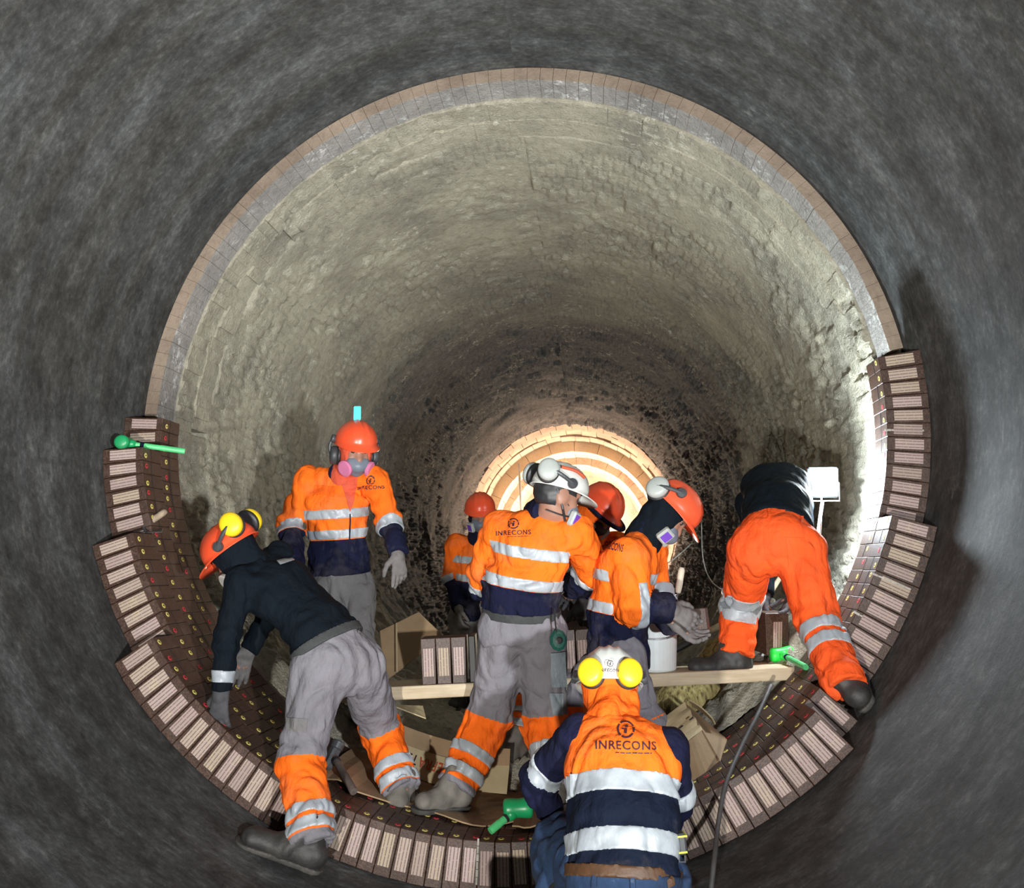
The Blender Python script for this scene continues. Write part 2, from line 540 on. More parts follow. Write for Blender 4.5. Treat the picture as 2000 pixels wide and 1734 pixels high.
M = dict(
    shell=m_shell(), coat=m_coat('kiln_coating', (.40, .38, .295), (.265, .255, .205), painted_falloff=(6.9, 10.9)),
    rough=m_coat('rough_coating', (.42, .40, .325), (.23, .22, .18), .8, .06, painted_falloff=(6.9, 10.9)),
    oldface=m_coat('old_brick_broken_face', (.285, .225, .17), (.19, .145, .11), .4, .01),
    oldinner=m_oldinner(),
    farbrick=m_coat('far_brick', (.55, .42, .33), (.38, .28, .22), .5, .03),
    fardark=m_coat('dark_far_coating', (.22, .205, .20), (.09, .088, .09), .8, .06),  # dark rough crust, with the fading light painted into its tone
    farring=m_coat('far_ring_brick', (.66, .55, .38), (.55, .45, .32), .2, .01),
    brick=m_newbrick(), label=m_label(),
    yellow_dot=simple('yellow_paper_sticker', (.72, .62, .16), .7, .1), red_dot=simple('red_paper_sticker', (.55, .03, .04), .7, .1),
    ink=simple('black_ink', (.01, .01, .012), .7, 0),
    jacket=cloth('orange_and_navy_work_cloth', ORANGE, NAVY), vest=cloth('orange_and_navy_vest_cloth', (.96, .15, .012), (.005, .009, .022)),
    navy=cloth('navy_cloth', NAVY, dirt_amt=.05), black_shirt=cloth('dark_navy_shirt_cloth', (.0025, .006, .0105), dirt=(.04, .04, .04), dirt_amt=.05),
    trousers=cloth('grey_and_orange_trouser_cloth', GREY, (.93, .15, .010)), orange_trousers=cloth('orange_trouser_cloth', (.90, .105, .018), dirt_amt=.12),
    greycloth=cloth('grey_cloth', (.17, .165, .165)), redshirt=cloth('salmon_red_shirt_cloth', (.62, .09, .045)),
    orange=cloth('orange_fleece', (.93, .14, .012), dirt_amt=.08), retro=m_retro(),
    jeans=m_jeans('blue_denim', (.006, .018, .050), (.013, .038, .095)), litcloth=m_jeans('lamplit_trouser_cloth', (.15, .19, .215), (.26, .30, .33)),
    belt=simple('brown_leather', (.075, .034, .013), .55, .25, 30, .002), darkbelt=simple('dark_webbing', (.035, .037, .038), .8, .2, 30, .002),
    helmet=simple('orange_helmet_shell', (.80, .085, .028), .32, .06, 6, spec=.5, dirt=(.42, .16, .09), dirt_amt=.4),
    white=simple('white_helmet_shell', (.62, .64, .60), .35, .06, 6, dirt=(.40, .38, .34), dirt_amt=.5),
    black=simple('black_plastic', (.018, .018, .02), .5, .2), greyplastic=simple('grey_plastic', (.36, .39, .37), .45, .1),
    darkgrey=simple('dark_grey_plastic', (.045, .048, .052), .5, .2), muff=simple('yellow_earmuff_plastic', (.86, .60, .015), .4, .06, dirt=(.45, .33, .05), dirt_amt=.4),
    pink=simple('pink_filter', (.55, .16, .30), .7, .1), purple=simple('purple_filter_label', (.14, .05, .42), .6, .1),
    mask=simple('blue_grey_rubber_mask', (.14, .17, .21), .5, .1), maskdark=simple('dark_rubber_mask', (.02, .022, .028), .5, .1),
    skin=simple('skin', (.30, .155, .105), .5, .1, 25), eye=simple('eye', (.05, .035, .03), .2, .1), strap=simple('pale_strap', (.55, .53, .50), .7, .1),
    glove=simple('grey_work_glove', (.145, .135, .133), .85, .2, 40, .003), darkglove=simple('dark_work_glove', (.05, .05, .055), .85, .2, 40, .003),
    boot=simple('worn_black_leather', (.026, .025, .024), .6, .3, 14, .004, 40, dirt=(.13, .12, .105), dirt_amt=.3),
    dusty=simple('dusty_boot_leather', (.125, .115, .098), .8, .3, 14, .004, 40), sole=simple('boot_sole_rubber', (.045, .043, .04), .8, .3, 20, .003, dirt=(.2, .18, .16)),
    card=simple('cardboard', (.30, .205, .115), .85, .12, 9, .002, 90, dirt=(.2, .14, .08)), cardin=simple('pale_cardboard', (.50, .42, .25), .85, .1, 9, .002, 90),
    wood=m_wood('pale_plank_wood', (.42, .33, .21), (.60, .51, .36)), handle=m_wood('hammer_handle_wood', (.26, .19, .13), (.46, .37, .27), (18, 18, 2)),
    green=simple('green_rubber', (.012, .33, .11), .35, .1, dirt=(.05, .12, .07)), brightgreen=simple('bright_green_rubber', (.02, .72, .07), .4, .1),
    greenhandle=simple('green_handle', (.10, .62, .22), .4, .12, 20, dirt=(.12, .25, .14)), steel=simple('worn_steel', (.20, .20, .21), .4, .3, 20, .002, metal=.7),
    hammer=simple('dark_hammer_head', (.09, .095, .10), .5, .3, 20, .003, metal=.3), dirtyhandle=simple('dark_wood_handle', (.085, .065, .055), .7, .3, 15, .002, dirt=(.25, .2, .17)),
    bucket=simple('white_bucket_plastic', (.72, .78, .78), .5, .05, 6, dirt=(.55, .56, .52)), cable=simple('black_rubber_cable', (.045, .043, .042), .65, .3, 15, .001, dirt=(.2, .19, .18)),
    whitecable=simple('white_cable', (.6, .62, .62), .6, .1), rock=m_coat('rubble_stone', (.42, .41, .35), (.20, .19, .165), .9, .03), straw=m_straw(),
    teal=simple('dark_green_pouch_plastic', (.010, .085, .065), .5, .2), cream=simple('cream_handle', (.62, .58, .46), .6, .1), limes=simple('lime_strip', (.65, .75, .03), .5, .05),
    yellowlid=simple('yellow_green_lid', (.52, .50, .14), .6, .2, 14), dust=simple('mortar_dust', (.40, .38, .34), .95, .2, 30),
    logo=simple('dark_print', (.035, .008, .025), .7, .1), redprint=simple('red_print', (.45, .08, .03), .8, .1),
)
# ================================================================ SETTING
Z0 = 3.88; BW = .2; BT = .203; PITCH = 2.07
OLD0 = Z0 + 4 * BW          # front edge of the old lining
# ---- steel shell (a thick tube)
def shell():
    nphi = 240
    ys = np.r_[np.linspace(-6, 0, 13), np.linspace(.25, 5.6, 60), np.linspace(6, 26, 30)]
    ph = np.linspace(-180, 180, nphi + 1)
    P, Y = np.meshgrid(ph, ys)
    V = []
    for extra in (0.0, .05):
        r = 2.0 + extra + (.004 * (fbm(np.stack([P / 30, Y * .8, P * 0], -1)) - .5) if extra == 0 else 0)
        V.append(np.stack([r * np.sin(np.radians(P)), Y, -r * np.cos(np.radians(P))], -1).reshape(-1, 3))
    n = nphi + 1
    i, j = np.meshgrid(np.arange(len(ys) - 1), np.arange(nphi), indexing='ij')
    a = (i * n + j).ravel()
    Fi = np.stack([a, a + n, a + n + 1, a + 1], 1)
    Fo = np.stack([a, a + 1, a + n + 1, a + n], 1) + len(V[0])
    o = mk('wall_shell', np.vstack(V), np.vstack([Fi, Fo]), M['shell'], smooth=True, origin=(0, 0, 0), kind='structure',
           label='bare grey steel kiln shell curving round the crew in the foreground')
    uvl = o.data.uv_layers.new(name='UVMap')
    vi = np.empty(len(o.data.loops), np.int32); o.data.loops.foreach_get('vertex_index', vi)
    vi = vi % len(V[0])
    uv = np.stack([np.radians(P.ravel()[vi]) * 2.0, Y.ravel()[vi]], 1).astype(np.float32)
    uvl.data.foreach_set('uv', uv.ravel())
    return o


shell()

# ---- old worn lining: first courses brick by brick, the rest one coated surface
lining = empty('wall_lining', (0, OLD0, 0), kind='structure', label='old worn refractory brick lining behind the new brick rings')
ORG['wall_lining'] = np.array([0, OLD0, 0.])


def lump(ph, y, s=1.0, groove=True):
    """radial relief of the worn coated brickwork, metres inward"""
    q = np.stack([ph * .0349, y, 0 * y], -1)
    big = fbm(q * 1.3 + 5, 3)
    sp = np.clip((fbm(q * 2.4 + 31, 3) - .50) * 6, 0, 1)            # spalled patches
    rough = fbm(q * 11 + 3, 4)
    rough = .45 * rough + .55 * np.round(rough * 9 + .6 * vn(q * 40)) / 9 - .5
    fine = fbm(q * 34 + 9, 2) - .5
    low = np.clip((95 - np.abs(ph)) / 25, 0, 1)
    side = np.clip((ph - 25) / 40, 0, 1) * np.clip((150 - ph) / 40, 0, 1)
    h = (big - .5) * .03 + rough * (.012 + .050 * sp + .035 * low + .025 * side) + fine * (.004 + .014 * sp + .018 * low + .010 * side)
    row = np.floor((y - OLD0) / BW + 1e-6); st = np.where(row % 2 > 0, .5, 0)
    bi = np.floor(ph / PITCH + st + 1e-4)
    hb = vn(np.stack([bi * 1.7, row * 2.3, bi * .37], -1))
    em = np.clip((fbm(q * .9 + 77, 2) - .42) * 7, 0, 1)
    h = h + (hb - .5) * .040 * em
    drop = vn(np.stack([bi * 3.1 + 9, row * 1.9, row * .77], -1)) > .93
    h = h - .035 * drop * em
    fr = np.abs((ph / PITCH + st) % 1.0); fr = np.minimum(fr, 1 - fr) * PITCH * .0349
    gm = np.clip((fbm(q * 1.7 + 51, 2) - .40) * 6, 0, 1)
    if not groove: return h * s
    h = h - .012 * gm * (fr < .006)
    fy = (y - OLD0) % BW; fy = np.minimum(fy, BW - fy)
    h = h - .008 * gm * (fy < .013)
    return h * s


N_OLD_TOP = []
def old_course(k, a0, a1, mface, minner, rin, relief):
    y0 = OLD0 + k * BW
    st = .5 if k % 2 else 0
    b0 = math.ceil(a0 / PITCH + st); b1 = math.floor(a1 / PITCH + st)
    for b in range(b0, b1):
        gp = (.012 + .03 * vn(np.array([[b * .9, k * 1.7, .2]]))[0] ** 2) if k == 0 else .004
        pa = (b - st) * PITCH + gp; pb = (b + 1 - st) * PITCH - gp
        nu, nv = 4, 6
        uu = np.linspace(pa, pb, nu + 1); vv = np.linspace(y0 + .0015, y0 + BW - .0015, nv + 1)
        U, Vv = np.meshgrid(uu, vv)
        off = (vn(np.array([[b * 1.3, k * 2.7, .4]]))[0] - .5) * .008
        if k == 0:
            rr = rin + off + .005 * (fbm(np.stack([U * .6, Vv * 14, 0 * U + k], -1)) - .5)
        else:
            rr = rin + off - lump(np.clip(U, pa + .12, pb - .12), np.clip(Vv, y0 + .012, y0 + BW - .012), relief, False)
        rr = np.minimum(rr, 1.985)
        inner = np.stack([rr * np.sin(np.radians(U)), Vv, -rr * np.cos(np.radians(U))], -1).reshape(-1, 3)
        edge = inner.copy()
        outer = np.array([pol(pa, 1.998, vv[0]), pol(pb, 1.998, vv[0]), pol(pa, 1.998, vv[-1]), pol(pb, 1.998, vv[-1])])
        n = nu + 1; e_ = len(inner); o = 2 * len(inner)
        Fs = []
        for i in range(nv):
            for j in range(nu):
                a = i * n + j; Fs.append([a, a + 1, a + n + 1, a + n])
        ni = len(Fs)
        Fs.append([o + 0, o + 1] + [e_ + j for j in range(nu, -1, -1)])
        Fs.append([o + 3, o + 2] + [e_ + nv * n + j for j in range(n)])
        Fs.append([o + 2, o + 0] + [e_ + i * n for i in range(nv + 1)])
        Fs.append([o + 1, o + 3] + [e_ + i * n + nu for i in range(nv, -1, -1)])
        ob = mk('brick', np.vstack([inner, edge, outer]), Fs, [minner, mface], lining)
        for p in ob.data.polygons:
            p.material_index = 0 if p.index < ni else 1
            p.use_smooth = p.index < ni
        # the brick keeps its own origin at its middle
        c = pol((pa + pb) / 2, 1.95, y0 + BW / 2) - ORG['wall_lining']
        ob.data.transform(Matrix.Translation(-Vector(c))); ob.location = c


old_course(0, 100.2, 268.2, M['oldface'], M['oldinner'], 1.930, 1)
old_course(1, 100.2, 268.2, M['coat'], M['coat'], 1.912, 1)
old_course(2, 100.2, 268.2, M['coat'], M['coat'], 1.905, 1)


def lining_surface():
    dphi = PITCH / 6
    ph = np.arange(-180 - .0, 180.01, 360 / round(360 / dphi))
    ys = np.r_[np.arange(OLD0 + .004, 8.8, .025), np.arange(8.8, 15.9, .06)]
    P, Y = np.meshgrid(ph, ys)
    base = 1.905 + .0 * Y
    dark = np.clip((Y - 8.5) / 4, 0, 1)
    h = lump(P, Y) * (1 + .9 * dark)
    h[:, -1] = h[:, 0]
    wide = np.clip((Y - 10.5) / 3, 0, 1) * .10 + .05 * np.clip((np.sin(Y * 3.3) + vn(np.stack([P * .05, Y * 2, 0 * Y], -1)) - 1.1), 0, 1) * (Y > 12)
    rr = np.minimum(base - wide - h, 1.97)
    # keep it behind the separately built second and third courses
    hide = (Y < OLD0 + 3 * BW - .01) & ((P > 100.5) | (P < -92.0))
    rr = np.where(hide, 1.985, rr)
    V = np.stack([rr * np.sin(np.radians(P)), Y, -rr * np.cos(np.radians(P))], -1).reshape(-1, 3)
    n = len(ph)
    i, j = np.meshgrid(np.arange(len(ys) - 1), np.arange(n - 1), indexing='ij')
    a = (i * n + j).ravel()
    Fq = np.stack([a, a + n, a + n + 1, a + 1], 1)
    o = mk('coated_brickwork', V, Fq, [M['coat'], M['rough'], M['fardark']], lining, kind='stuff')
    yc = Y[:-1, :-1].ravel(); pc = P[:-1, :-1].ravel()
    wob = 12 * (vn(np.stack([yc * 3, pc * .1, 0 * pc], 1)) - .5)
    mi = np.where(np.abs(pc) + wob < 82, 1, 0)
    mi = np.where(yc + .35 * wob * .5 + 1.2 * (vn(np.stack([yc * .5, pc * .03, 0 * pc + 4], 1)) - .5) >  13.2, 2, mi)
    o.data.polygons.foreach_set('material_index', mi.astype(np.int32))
    # lower edge: close the front of the coated surface against the shell
    return o


lining_surface()


def front_lip():
    ph = np.arange(-92, 100.3, .6)
    y = OLD0 + .004
    rr = np.minimum(1.905 - lump(ph, np.full_like(ph, y)), 1.97)
    V = np.vstack([np.stack([rr * np.sin(np.radians(ph)), 0 * ph + y, -rr * np.cos(np.radians(ph))], -1),
                   np.stack([1.998 * np.sin(np.radians(ph)), 0 * ph + y + .0, -1.998 * np.cos(np.radians(ph))], -1)])
    n = len(ph)
    mk('broken_edge', V, [[i, i + 1, n + i + 1, n + i] for i in range(n - 1)], M['rough'], lining)


front_lip()

# ---- the far end: peach bricks, a pale retention ring and the end wall behind it
def ring_of_bricks(parent, y0, y1, rin, rout, n, mat, a0=-180., a1=180., gap=.15, jit=.006):
    st = (a1 - a0) / n
    for k in range(n):
        pa, pb = a0 + k * st + gap / 2, a0 + (k + 1) * st - gap / 2
        jr = (rng.random() - .5) * jit; jy = (rng.random() - .5) * jit
        m = max(1, int((pb - pa) / 4))
        V = []; Fs = []
        for q in range(m + 1):
            p = pa + (pb - pa) * q / m
            V += [pol(p, rin + jr, y0 + jy), pol(p, rout, y0 + jy), pol(p, rout, y1), pol(p, rin + jr, y1)]
        for q in range(m):
            a = q * 4; b = a + 4
            Fs += [[a, b, b + 1, a + 1], [a + 3, b + 3, b, a], [a + 2, b + 2, b + 3, a + 3]]
        Fs += [[0, 1, 2, 3], [m * 4 + 3, m * 4 + 2, m * 4 + 1, m * 4]]
        o = mk('brick', np.array(V), Fs, mat, parent)


far1 = empty('trim_1', (0, 15.9, 0), kind='structure', label='peach brick courses at the lit far end of the kiln')
for kk, (ya, yb, ri) in enumerate(((15.9, 16.6, 1.80), (16.6, 17.3, 1.81), (17.3, 18.0, 1.79))):
    ring_of_bricks(far1, ya, yb - .01, ri, 1.99, 40, M['farbrick'], -180 + kk * 4, 180 + kk * 4, .25, .03)
far2 = empty('trim_2', (0, 18.0, 0), kind='structure', label='pale yellow retention ring at the far end')
ring_of_bricks(far2, 18.0, 18.35, 1.58, 1.99, 22, M['farring'], -180, 180, .25, .01)
far3 = empty('wall_end', (0, 18.35, 0), kind='structure', label='peach mottled kiln end behind the pale ring')
ring_of_bricks(far3, 18.35, 19.6, 1.66, 1.98, 44, M['farbrick'], -180, 180, .2, .02)
ring_of_bricks(far3, 19.6, 21.6, 1.50, 1.98, 30, M['farbrick'], -180, 180, .2, .02)
mb = MB(); mb.lathe((0, 21.6, 0), (0, 1, 0), [(.02, 0), (.7, .012), (1.2, 0), (1.98, .0), (1.98, .1)], 48)
mb.build('end_plate', M['farbrick'], far3, smooth=False)


# ---- newly laid brown bricks, ring by ring: trim_3 is the nearest ring
def wedge(rin=2.0 - BT, rout=1.9985):
    hp = PITCH / 2 - .028
    b = .0035
    y0, y1 = .001, BW - .001
    V = []
    for p, r, y in ((-hp, rin, y0), (hp, rin, y0), (hp, rin, y1), (-hp, rin, y1), (-hp, rout, y0), (hp, rout, y0), (hp, rout, y1), (-hp, rout, y1)):
        V.append(pol(p, r, y))
    # small chamfer along the front inner arris and the two front side arrises
    bm = bmesh.new()
    vs = [bm.verts.new(v) for v in V]
    for f in ((0, 1, 5, 4), (1, 2, 6, 5), (2, 3, 7, 6), (3, 0, 4, 7), (3, 2, 1, 0), (4, 5, 6, 7)): bm.faces.new([vs[i] for i in f])
    bmesh.ops.recalc_face_normals(bm, faces=bm.faces)
    bmesh.ops.bevel(bm, geom=[e for e in bm.edges if any(v.co.y < .01 for v in e.verts) or all(np.hypot(v.co.x, v.co.z) < 1.85 for v in e.verts)], offset=.0022, segments=1, affect='EDGES')
    me = bpy.data.meshes.new('brick')
    bm.to_mesh(me); bm.free()
    me.transform(Matrix.Translation((0, -BW / 2, 1.9)))
    me.materials.append(M['brick'])
    return me


def card_mesh():
    mb = MB(); w, l, t = .047, .132, .0022
    mb.box((0, 0, 0), (w, t, l))
    me = bpy.data.meshes.new('printed_card'); me.from_pydata(mb.V, [], mb.F); me.materials.append(M['label'])
    return me


def dot_mesh(mat):
    V = []; Fs = []
    n = 14
    for k in range(n):
        a = 2 * math.pi * k / n; V.append((.0125 * math.cos(a), .0125 * math.sin(a), .0012))
    for k in range(n):
        a = 2 * math.pi * k / n; V.append((.0128 * math.cos(a), .0128 * math.sin(a), 0))
    Fs.append(list(range(n)))
    for k in range(n): Fs.append([n + k, n + (k + 1) % n, (k + 1) % n, k])
    # printed arrow mark
    b = len(V)
    V += [(-.003, -.008, .0016), (.002, -.008, .0016), (.002, .002, .0016), (-.003, .002, .0016), (-.006, .001, .0016), (.005, .001, .0016), (-.0005, .008, .0016)]
    Fs += [[b, b + 1, b + 2, b + 3], [b + 4, b + 5, b + 6]]
    me = bpy.data.meshes.new('round_sticker'); me.from_pydata(V, [], Fs); me.materials.append(mat); me.materials.append(M['ink'])
    for p in me.polygons: p.material_index = 1 if p.index >= len(Fs) - 2 else 0
    return me


WEDGE, CARD = wedge(), card_mesh()
DOTY, DOTR = dot_mesh(M['yellow_dot']), dot_mesh(M['red_dot'])
RINGS = [(-56.3, 45.2), (-72.6, 48.2), (-86.4, 75.0), (-92.0, 99.8)]
RLAB = ['nearest ring of new brown bricks across the kiln bottom', 'second ring of new brown bricks, set one step back',
        'third ring of new brown bricks, reaching up both sides', 'fourth ring of new brown bricks, the highest on both sides',
        'fifth ring of new brown bricks behind the highest front', 'sixth ring of new brown bricks beside the rubble']
for k, (a0, a1) in enumerate(RINGS):
    y0 = Z0 + k * BW
    ring = empty(f'trim_{k + 3}', (0, y0, 0), kind='structure', label=RLAB[k])
    n = int(round((a1 - a0) / PITCH)); st = (a1 - a0) / n
    mbl = MB()
    for j in range(2 * n):
        p = a0 + (j + .5) * st / 2; hw = 1.7968 * R(st / 4) * 1.01
        mbl.box(pol(p, 1.7966, y0 + .092 + .0015 * math.sin(p * .9 + k)), (2 * hw, .0042, .0012), (math.cos(R(p)), 0, math.sin(R(p))), (0, 1, 0))
    mbl.build('chalk_line', M['ink'], ring)
    last = None
    for j in range(n):
        p = a0 + (j + .5) * st
        o = bpy.data.objects.new('brick', WEDGE); COL.objects.link(o); o.parent = ring
        c = pol(p, 1.9 + (rng.random() - .5) * .003, BW / 2 + (rng.random() - .5) * .005)
        o.location = c; o.rotation_euler = (0, -R(p), 0)
        hid = k > 0 and RINGS[k - 1][0] + 1.2 < p < RINGS[k - 1][1] - 1.2
        if not hid and k < 4:
            q = bpy.data.objects.new('printed_card', CARD); COL.objects.link(q); q.parent = o
            q.location = ((rng.random() - .5) * .006, -BW / 2 - .0005, .004 + (rng.random() - .5) * .008); q.rotation_euler = (0, R((rng.random() - .5) * 3), 0)
        col = 'r' if (last == 'y' and rng.random() < .45) else 'y'
        last = col
        q = bpy.data.objects.new('round_sticker', DOTY if col == 'y' else DOTR); COL.objects.link(q); q.parent = o
        q.location = ((rng.random() - .5) * .03, -BW / 2 + .045 + (rng.random() - .5) * .02, BT - .1 + .0004); q.rotation_euler = (0, 0, R(rng.random() * 40 - 20))

# ---- rubble in the kiln bottom behind the new rings
def rubble():
    xs = np.arange(-1.55, 1.56, .013); ys = np.r_[np.arange(4.69, 6.1, .014), np.arange(6.1, 9.2, .045)]
    X, Y = np.meshgrid(xs, ys)
    q = np.stack([X, Y, 0 * X], -1)
    zl = -np.sqrt(np.maximum(1.84 ** 2 - X ** 2, .05))
    fill = -1.70 + .12 * (fbm(q * 1.1 + 3, 3) - .5) - .05 * (Y - 5.5).clip(0, 1)
    ridge = .14 * np.exp(-((X - 1.05) / .42) ** 2 - ((Y - 5.0) / .5) ** 2) + .12 * np.exp(-((X + 1.1) / .3) ** 2 - ((Y - 5.0) / .4) ** 2)
    z = np.maximum(fill, zl + .05) + ridge + .10 * (fbm(q * 7 + 9, 4) - .5) + .07 * (fbm(q * 20 + 1, 3) - .5) + .05 * np.abs(fbm(q * 34 + 7, 2) - .5) + .03 * (np.round(fbm(q * 14 + 5, 3) * 8) / 8 - .5)
    edge = np.clip((Y - 4.66) / .14, 0, 1)
    z = zl + (z - zl) * edge ** .6
    inside = np.sqrt(X ** 2 + z ** 2)
    V = np.stack([X, Y, z], -1).reshape(-1, 3)
    n = len(xs)
    i, j = np.meshgrid(np.arange(len(ys) - 1), np.arange(n - 1), indexing='ij')
    a = (i * n + j).ravel()
    ok = ((inside[:-1, :-1] < 1.93)).ravel()
    mk('rubble_bed', V, np.stack([a, a + 1, a + n + 1, a + n], 1)[ok], M['rough'], kind='stuff', label='bed of broken grey coating rubble in the kiln bottom behind the new bricks')
    def zf(x, y):
        i = int(np.clip(np.searchsorted(ys, y), 0, len(ys) - 1)); j = int(np.clip((x + 1.55) / .013, 0, len(xs) - 1))
        return z[i, j]
    return zf


RZ = rubble()


def floor_z(x, y):
    """height of what one can stand on"""
    if y < Z0: return -math.sqrt(4 - x * x)
    if y < 4.69: return -math.sqrt(max(.01, (2 - BT) ** 2 - x * x))
    return RZ(x, y)
# ================================================================ FIGURES
def cone(a, b, ra, rb, lat=None, sd=1.0):
    """tapered capsule, optionally flattened: lat = wide axis, sd = depth / width"""
    a = np.asarray(a, float); b = np.asarray(b, float)
    ba = b - a; L2 = max(ba @ ba, 1e-9); ax = ba / math.sqrt(L2)
    if lat is not None:
        la = nrm(np.asarray(lat, float) - ax * (np.asarray(lat, float) @ ax)); de = np.cross(ax, la)

    def f(P):
        pa = P - a
        t = np.clip(pa @ ba / L2, 0, 1)
        q = pa - t[:, None] * ba
        r = ra + (rb - ra) * t
        if lat is None:
            return np.linalg.norm(q, axis=1) - r
        l = q @ la; d = q @ de / sd; x = q @ ax / max(sd, .7)
        return (np.sqrt(l * l + d * d + x * x) - r) * (.5 + .5 * sd)
    R_ = max(ra, rb) * max(1, sd)
    f.lo = np.minimum(a, b) - R_; f.hi = np.maximum(a, b) + R_
    return f


def ell(c, axes, radii):
    c = np.asarray(c, float); A = np.array([nrm(x) for x in axes]); r = np.asarray(radii, float)

    def f(P):
        q = (P - c) @ A.T / r
        k = np.linalg.norm(q, axis=1)
        return (k - 1) * r.min() * np.where(k > 1, 1, 1)
    f.lo = c - r.max(); f.hi = c + r.max()
    return f


def plane(p0, n):
    p0 = np.asarray(p0, float); n = nrm(n)
    return lambda P: (P - p0) @ n


def smin(a, b, k):
    h = np.clip(.5 + .5 * (b - a) / k, 0, 1)
    return b + (a - b) * h - k * h * (1 - h)


def union(fs, k=.03):
    def f(P):
        d = fs[0](P)
        for g in fs[1:]: d = smin(d, g(P), k)
        return d
    f.lo = np.min([g.lo for g in fs], 0); f.hi = np.max([g.hi for g in fs], 0)
    return f


def cut(f, *planes):
    def g(P):
        d = f(P)
        for p in planes: d = np.maximum(d, p(P))
        return d
    g.lo, g.hi = f.lo, f.hi
    return g


def shift(f, off=0.0, disp=None):
    def g(P):
        d = f(P) - off
        if disp is not None: d = d + disp(P)
        return d
    g.lo = f.lo - abs(off) - .02; g.hi = f.hi + abs(off) + .02
    return g


def sdf_mesh(f, h, lo=None, hi=None):
    """surface nets over a sparse grid -> verts, quads"""
    lo = (f.lo if lo is None else lo) - 2.5 * h; hi = (f.hi if hi is None else hi) + 2.5 * h
    B = 4
    nb = np.ceil((hi - lo) / (h * B)).astype(int) + 1
    n = nb * B
    cx = [lo[i] + (np.arange(nb[i]) * B + (B - 1) / 2) * h for i in range(3)]
    CC = np.stack(np.meshgrid(*cx, indexing='ij'), -1).reshape(-1, 3)
    dc = f(CC)
    act = np.abs(dc) < h * B * .87 * 1.6 + h
    D = np.repeat(np.repeat(np.repeat(dc.reshape(nb), B, 0), B, 1), B, 2)
    ai = np.argwhere(act.reshape(nb)) * B
    if len(ai) == 0: return np.zeros((0, 3)), np.zeros((0, 4), int)
    o = np.stack(np.meshgrid(*[np.arange(B)] * 3, indexing='ij'), -1).reshape(-1, 3)
    G = (ai[:, None, :] + o[None]).reshape(-1, 3)
    v = np.empty(len(G))
    for s in range(0, len(G), 400000):
        v[s:s + 400000] = f(lo + G[s:s + 400000] * h)
    D[G[:, 0], G[:, 1], G[:, 2]] = v
    S = D < 0
    c = [slice(0, -1), slice(1, None)]
    cnt = np.zeros(tuple(n - 1), np.int8)
    for i in (0, 1):
        for j in (0, 1):
            for k in (0, 1): cnt += S[c[i], c[j], c[k]]
    cell = np.argwhere((cnt > 0) & (cnt < 8))
    idx = -np.ones(tuple(n - 1), np.int32)
    idx[cell[:, 0], cell[:, 1], cell[:, 2]] = np.arange(len(cell))
    off = np.array([(i, j, k) for i in (0, 1) for j in (0, 1) for k in (0, 1)])
    vals = np.stack([D[cell[:, 0] + a, cell[:, 1] + b, cell[:, 2] + e] for a, b, e in off], 1)
    acc = np.zeros((len(cell), 3)); num = np.zeros(len(cell))
    for a in range(8):
        for b in range(a + 1, 8):
            if np.abs(off[a] - off[b]).sum() != 1: continue
            va, vb = vals[:, a], vals[:, b]
            x = (va < 0) != (vb < 0)
            t = np.where(x, va / np.where(x, va - vb, 1), 0)
            acc += np.where(x[:, None], off[a] + t[:, None] * (off[b] - off[a]), 0); num += x
    V = lo + (cell + acc / num[:, None]) * h
    Q = []
    for ax in range(3):
        s0 = [slice(None)] * 3; s1 = [slice(None)] * 3
        s0[ax] = slice(0, -1); s1[ax] = slice(1, None)
        A_, B_ = S[tuple(s0)], S[tuple(s1)]
        e = np.argwhere(A_ != B_)
        u, w = (ax + 1) % 3, (ax + 2) % 3
        e = e[(e[:, u] > 0) & (e[:, w] > 0) & (e[:, u] < n[u] - 1) & (e[:, w] < n[w] - 1)]
        q = []
        for du, dw in ((-1, -1), (0, -1), (0, 0), (-1, 0)):
            x = e.copy(); x[:, u] += du; x[:, w] += dw
            q.append(idx[x[:, 0], x[:, 1], x[:, 2]])
        q = np.stack(q, 1)
        ins = A_[e[:, 0], e[:, 1], e[:, 2]]
        q[~ins] = q[~ins][:, ::-1]
        Q.append(q)
    Q = np.vstack(Q)
    return V, Q[(Q >= 0).all(1)]


def folds(joints, seed, amp=1.0):
    """cloth relief: long soft folds everywhere, tight ring folds round bent joints (centre, axis, reach)"""
    def d(P):
        w = vn(P * np.array([6., 6., 4.]) + seed)
        n = vn(P * np.array([13., 13., 8.]) + seed * 3 + w[:, None] * 3)
        m = vn(P * np.array([22., 22., 15.]) + seed * 5 + w[:, None] * 3)
        rd = (1 - np.abs(2 * n - 1)) ** 2
        o = amp * (.014 * (w - .5) + .016 * rd - .008 + .005 * (1 - np.abs(2 * m - 1)) ** 2)
        for c, ax, reach in joints:
            q = P - c; s = q @ ax
            e = np.exp(-(q * q).sum(1) / (reach * reach))
            o = o + amp * e * .0085 * np.sin(2 * math.pi * s / .075 + 8 * w + 4 * n)
        return o
    return d


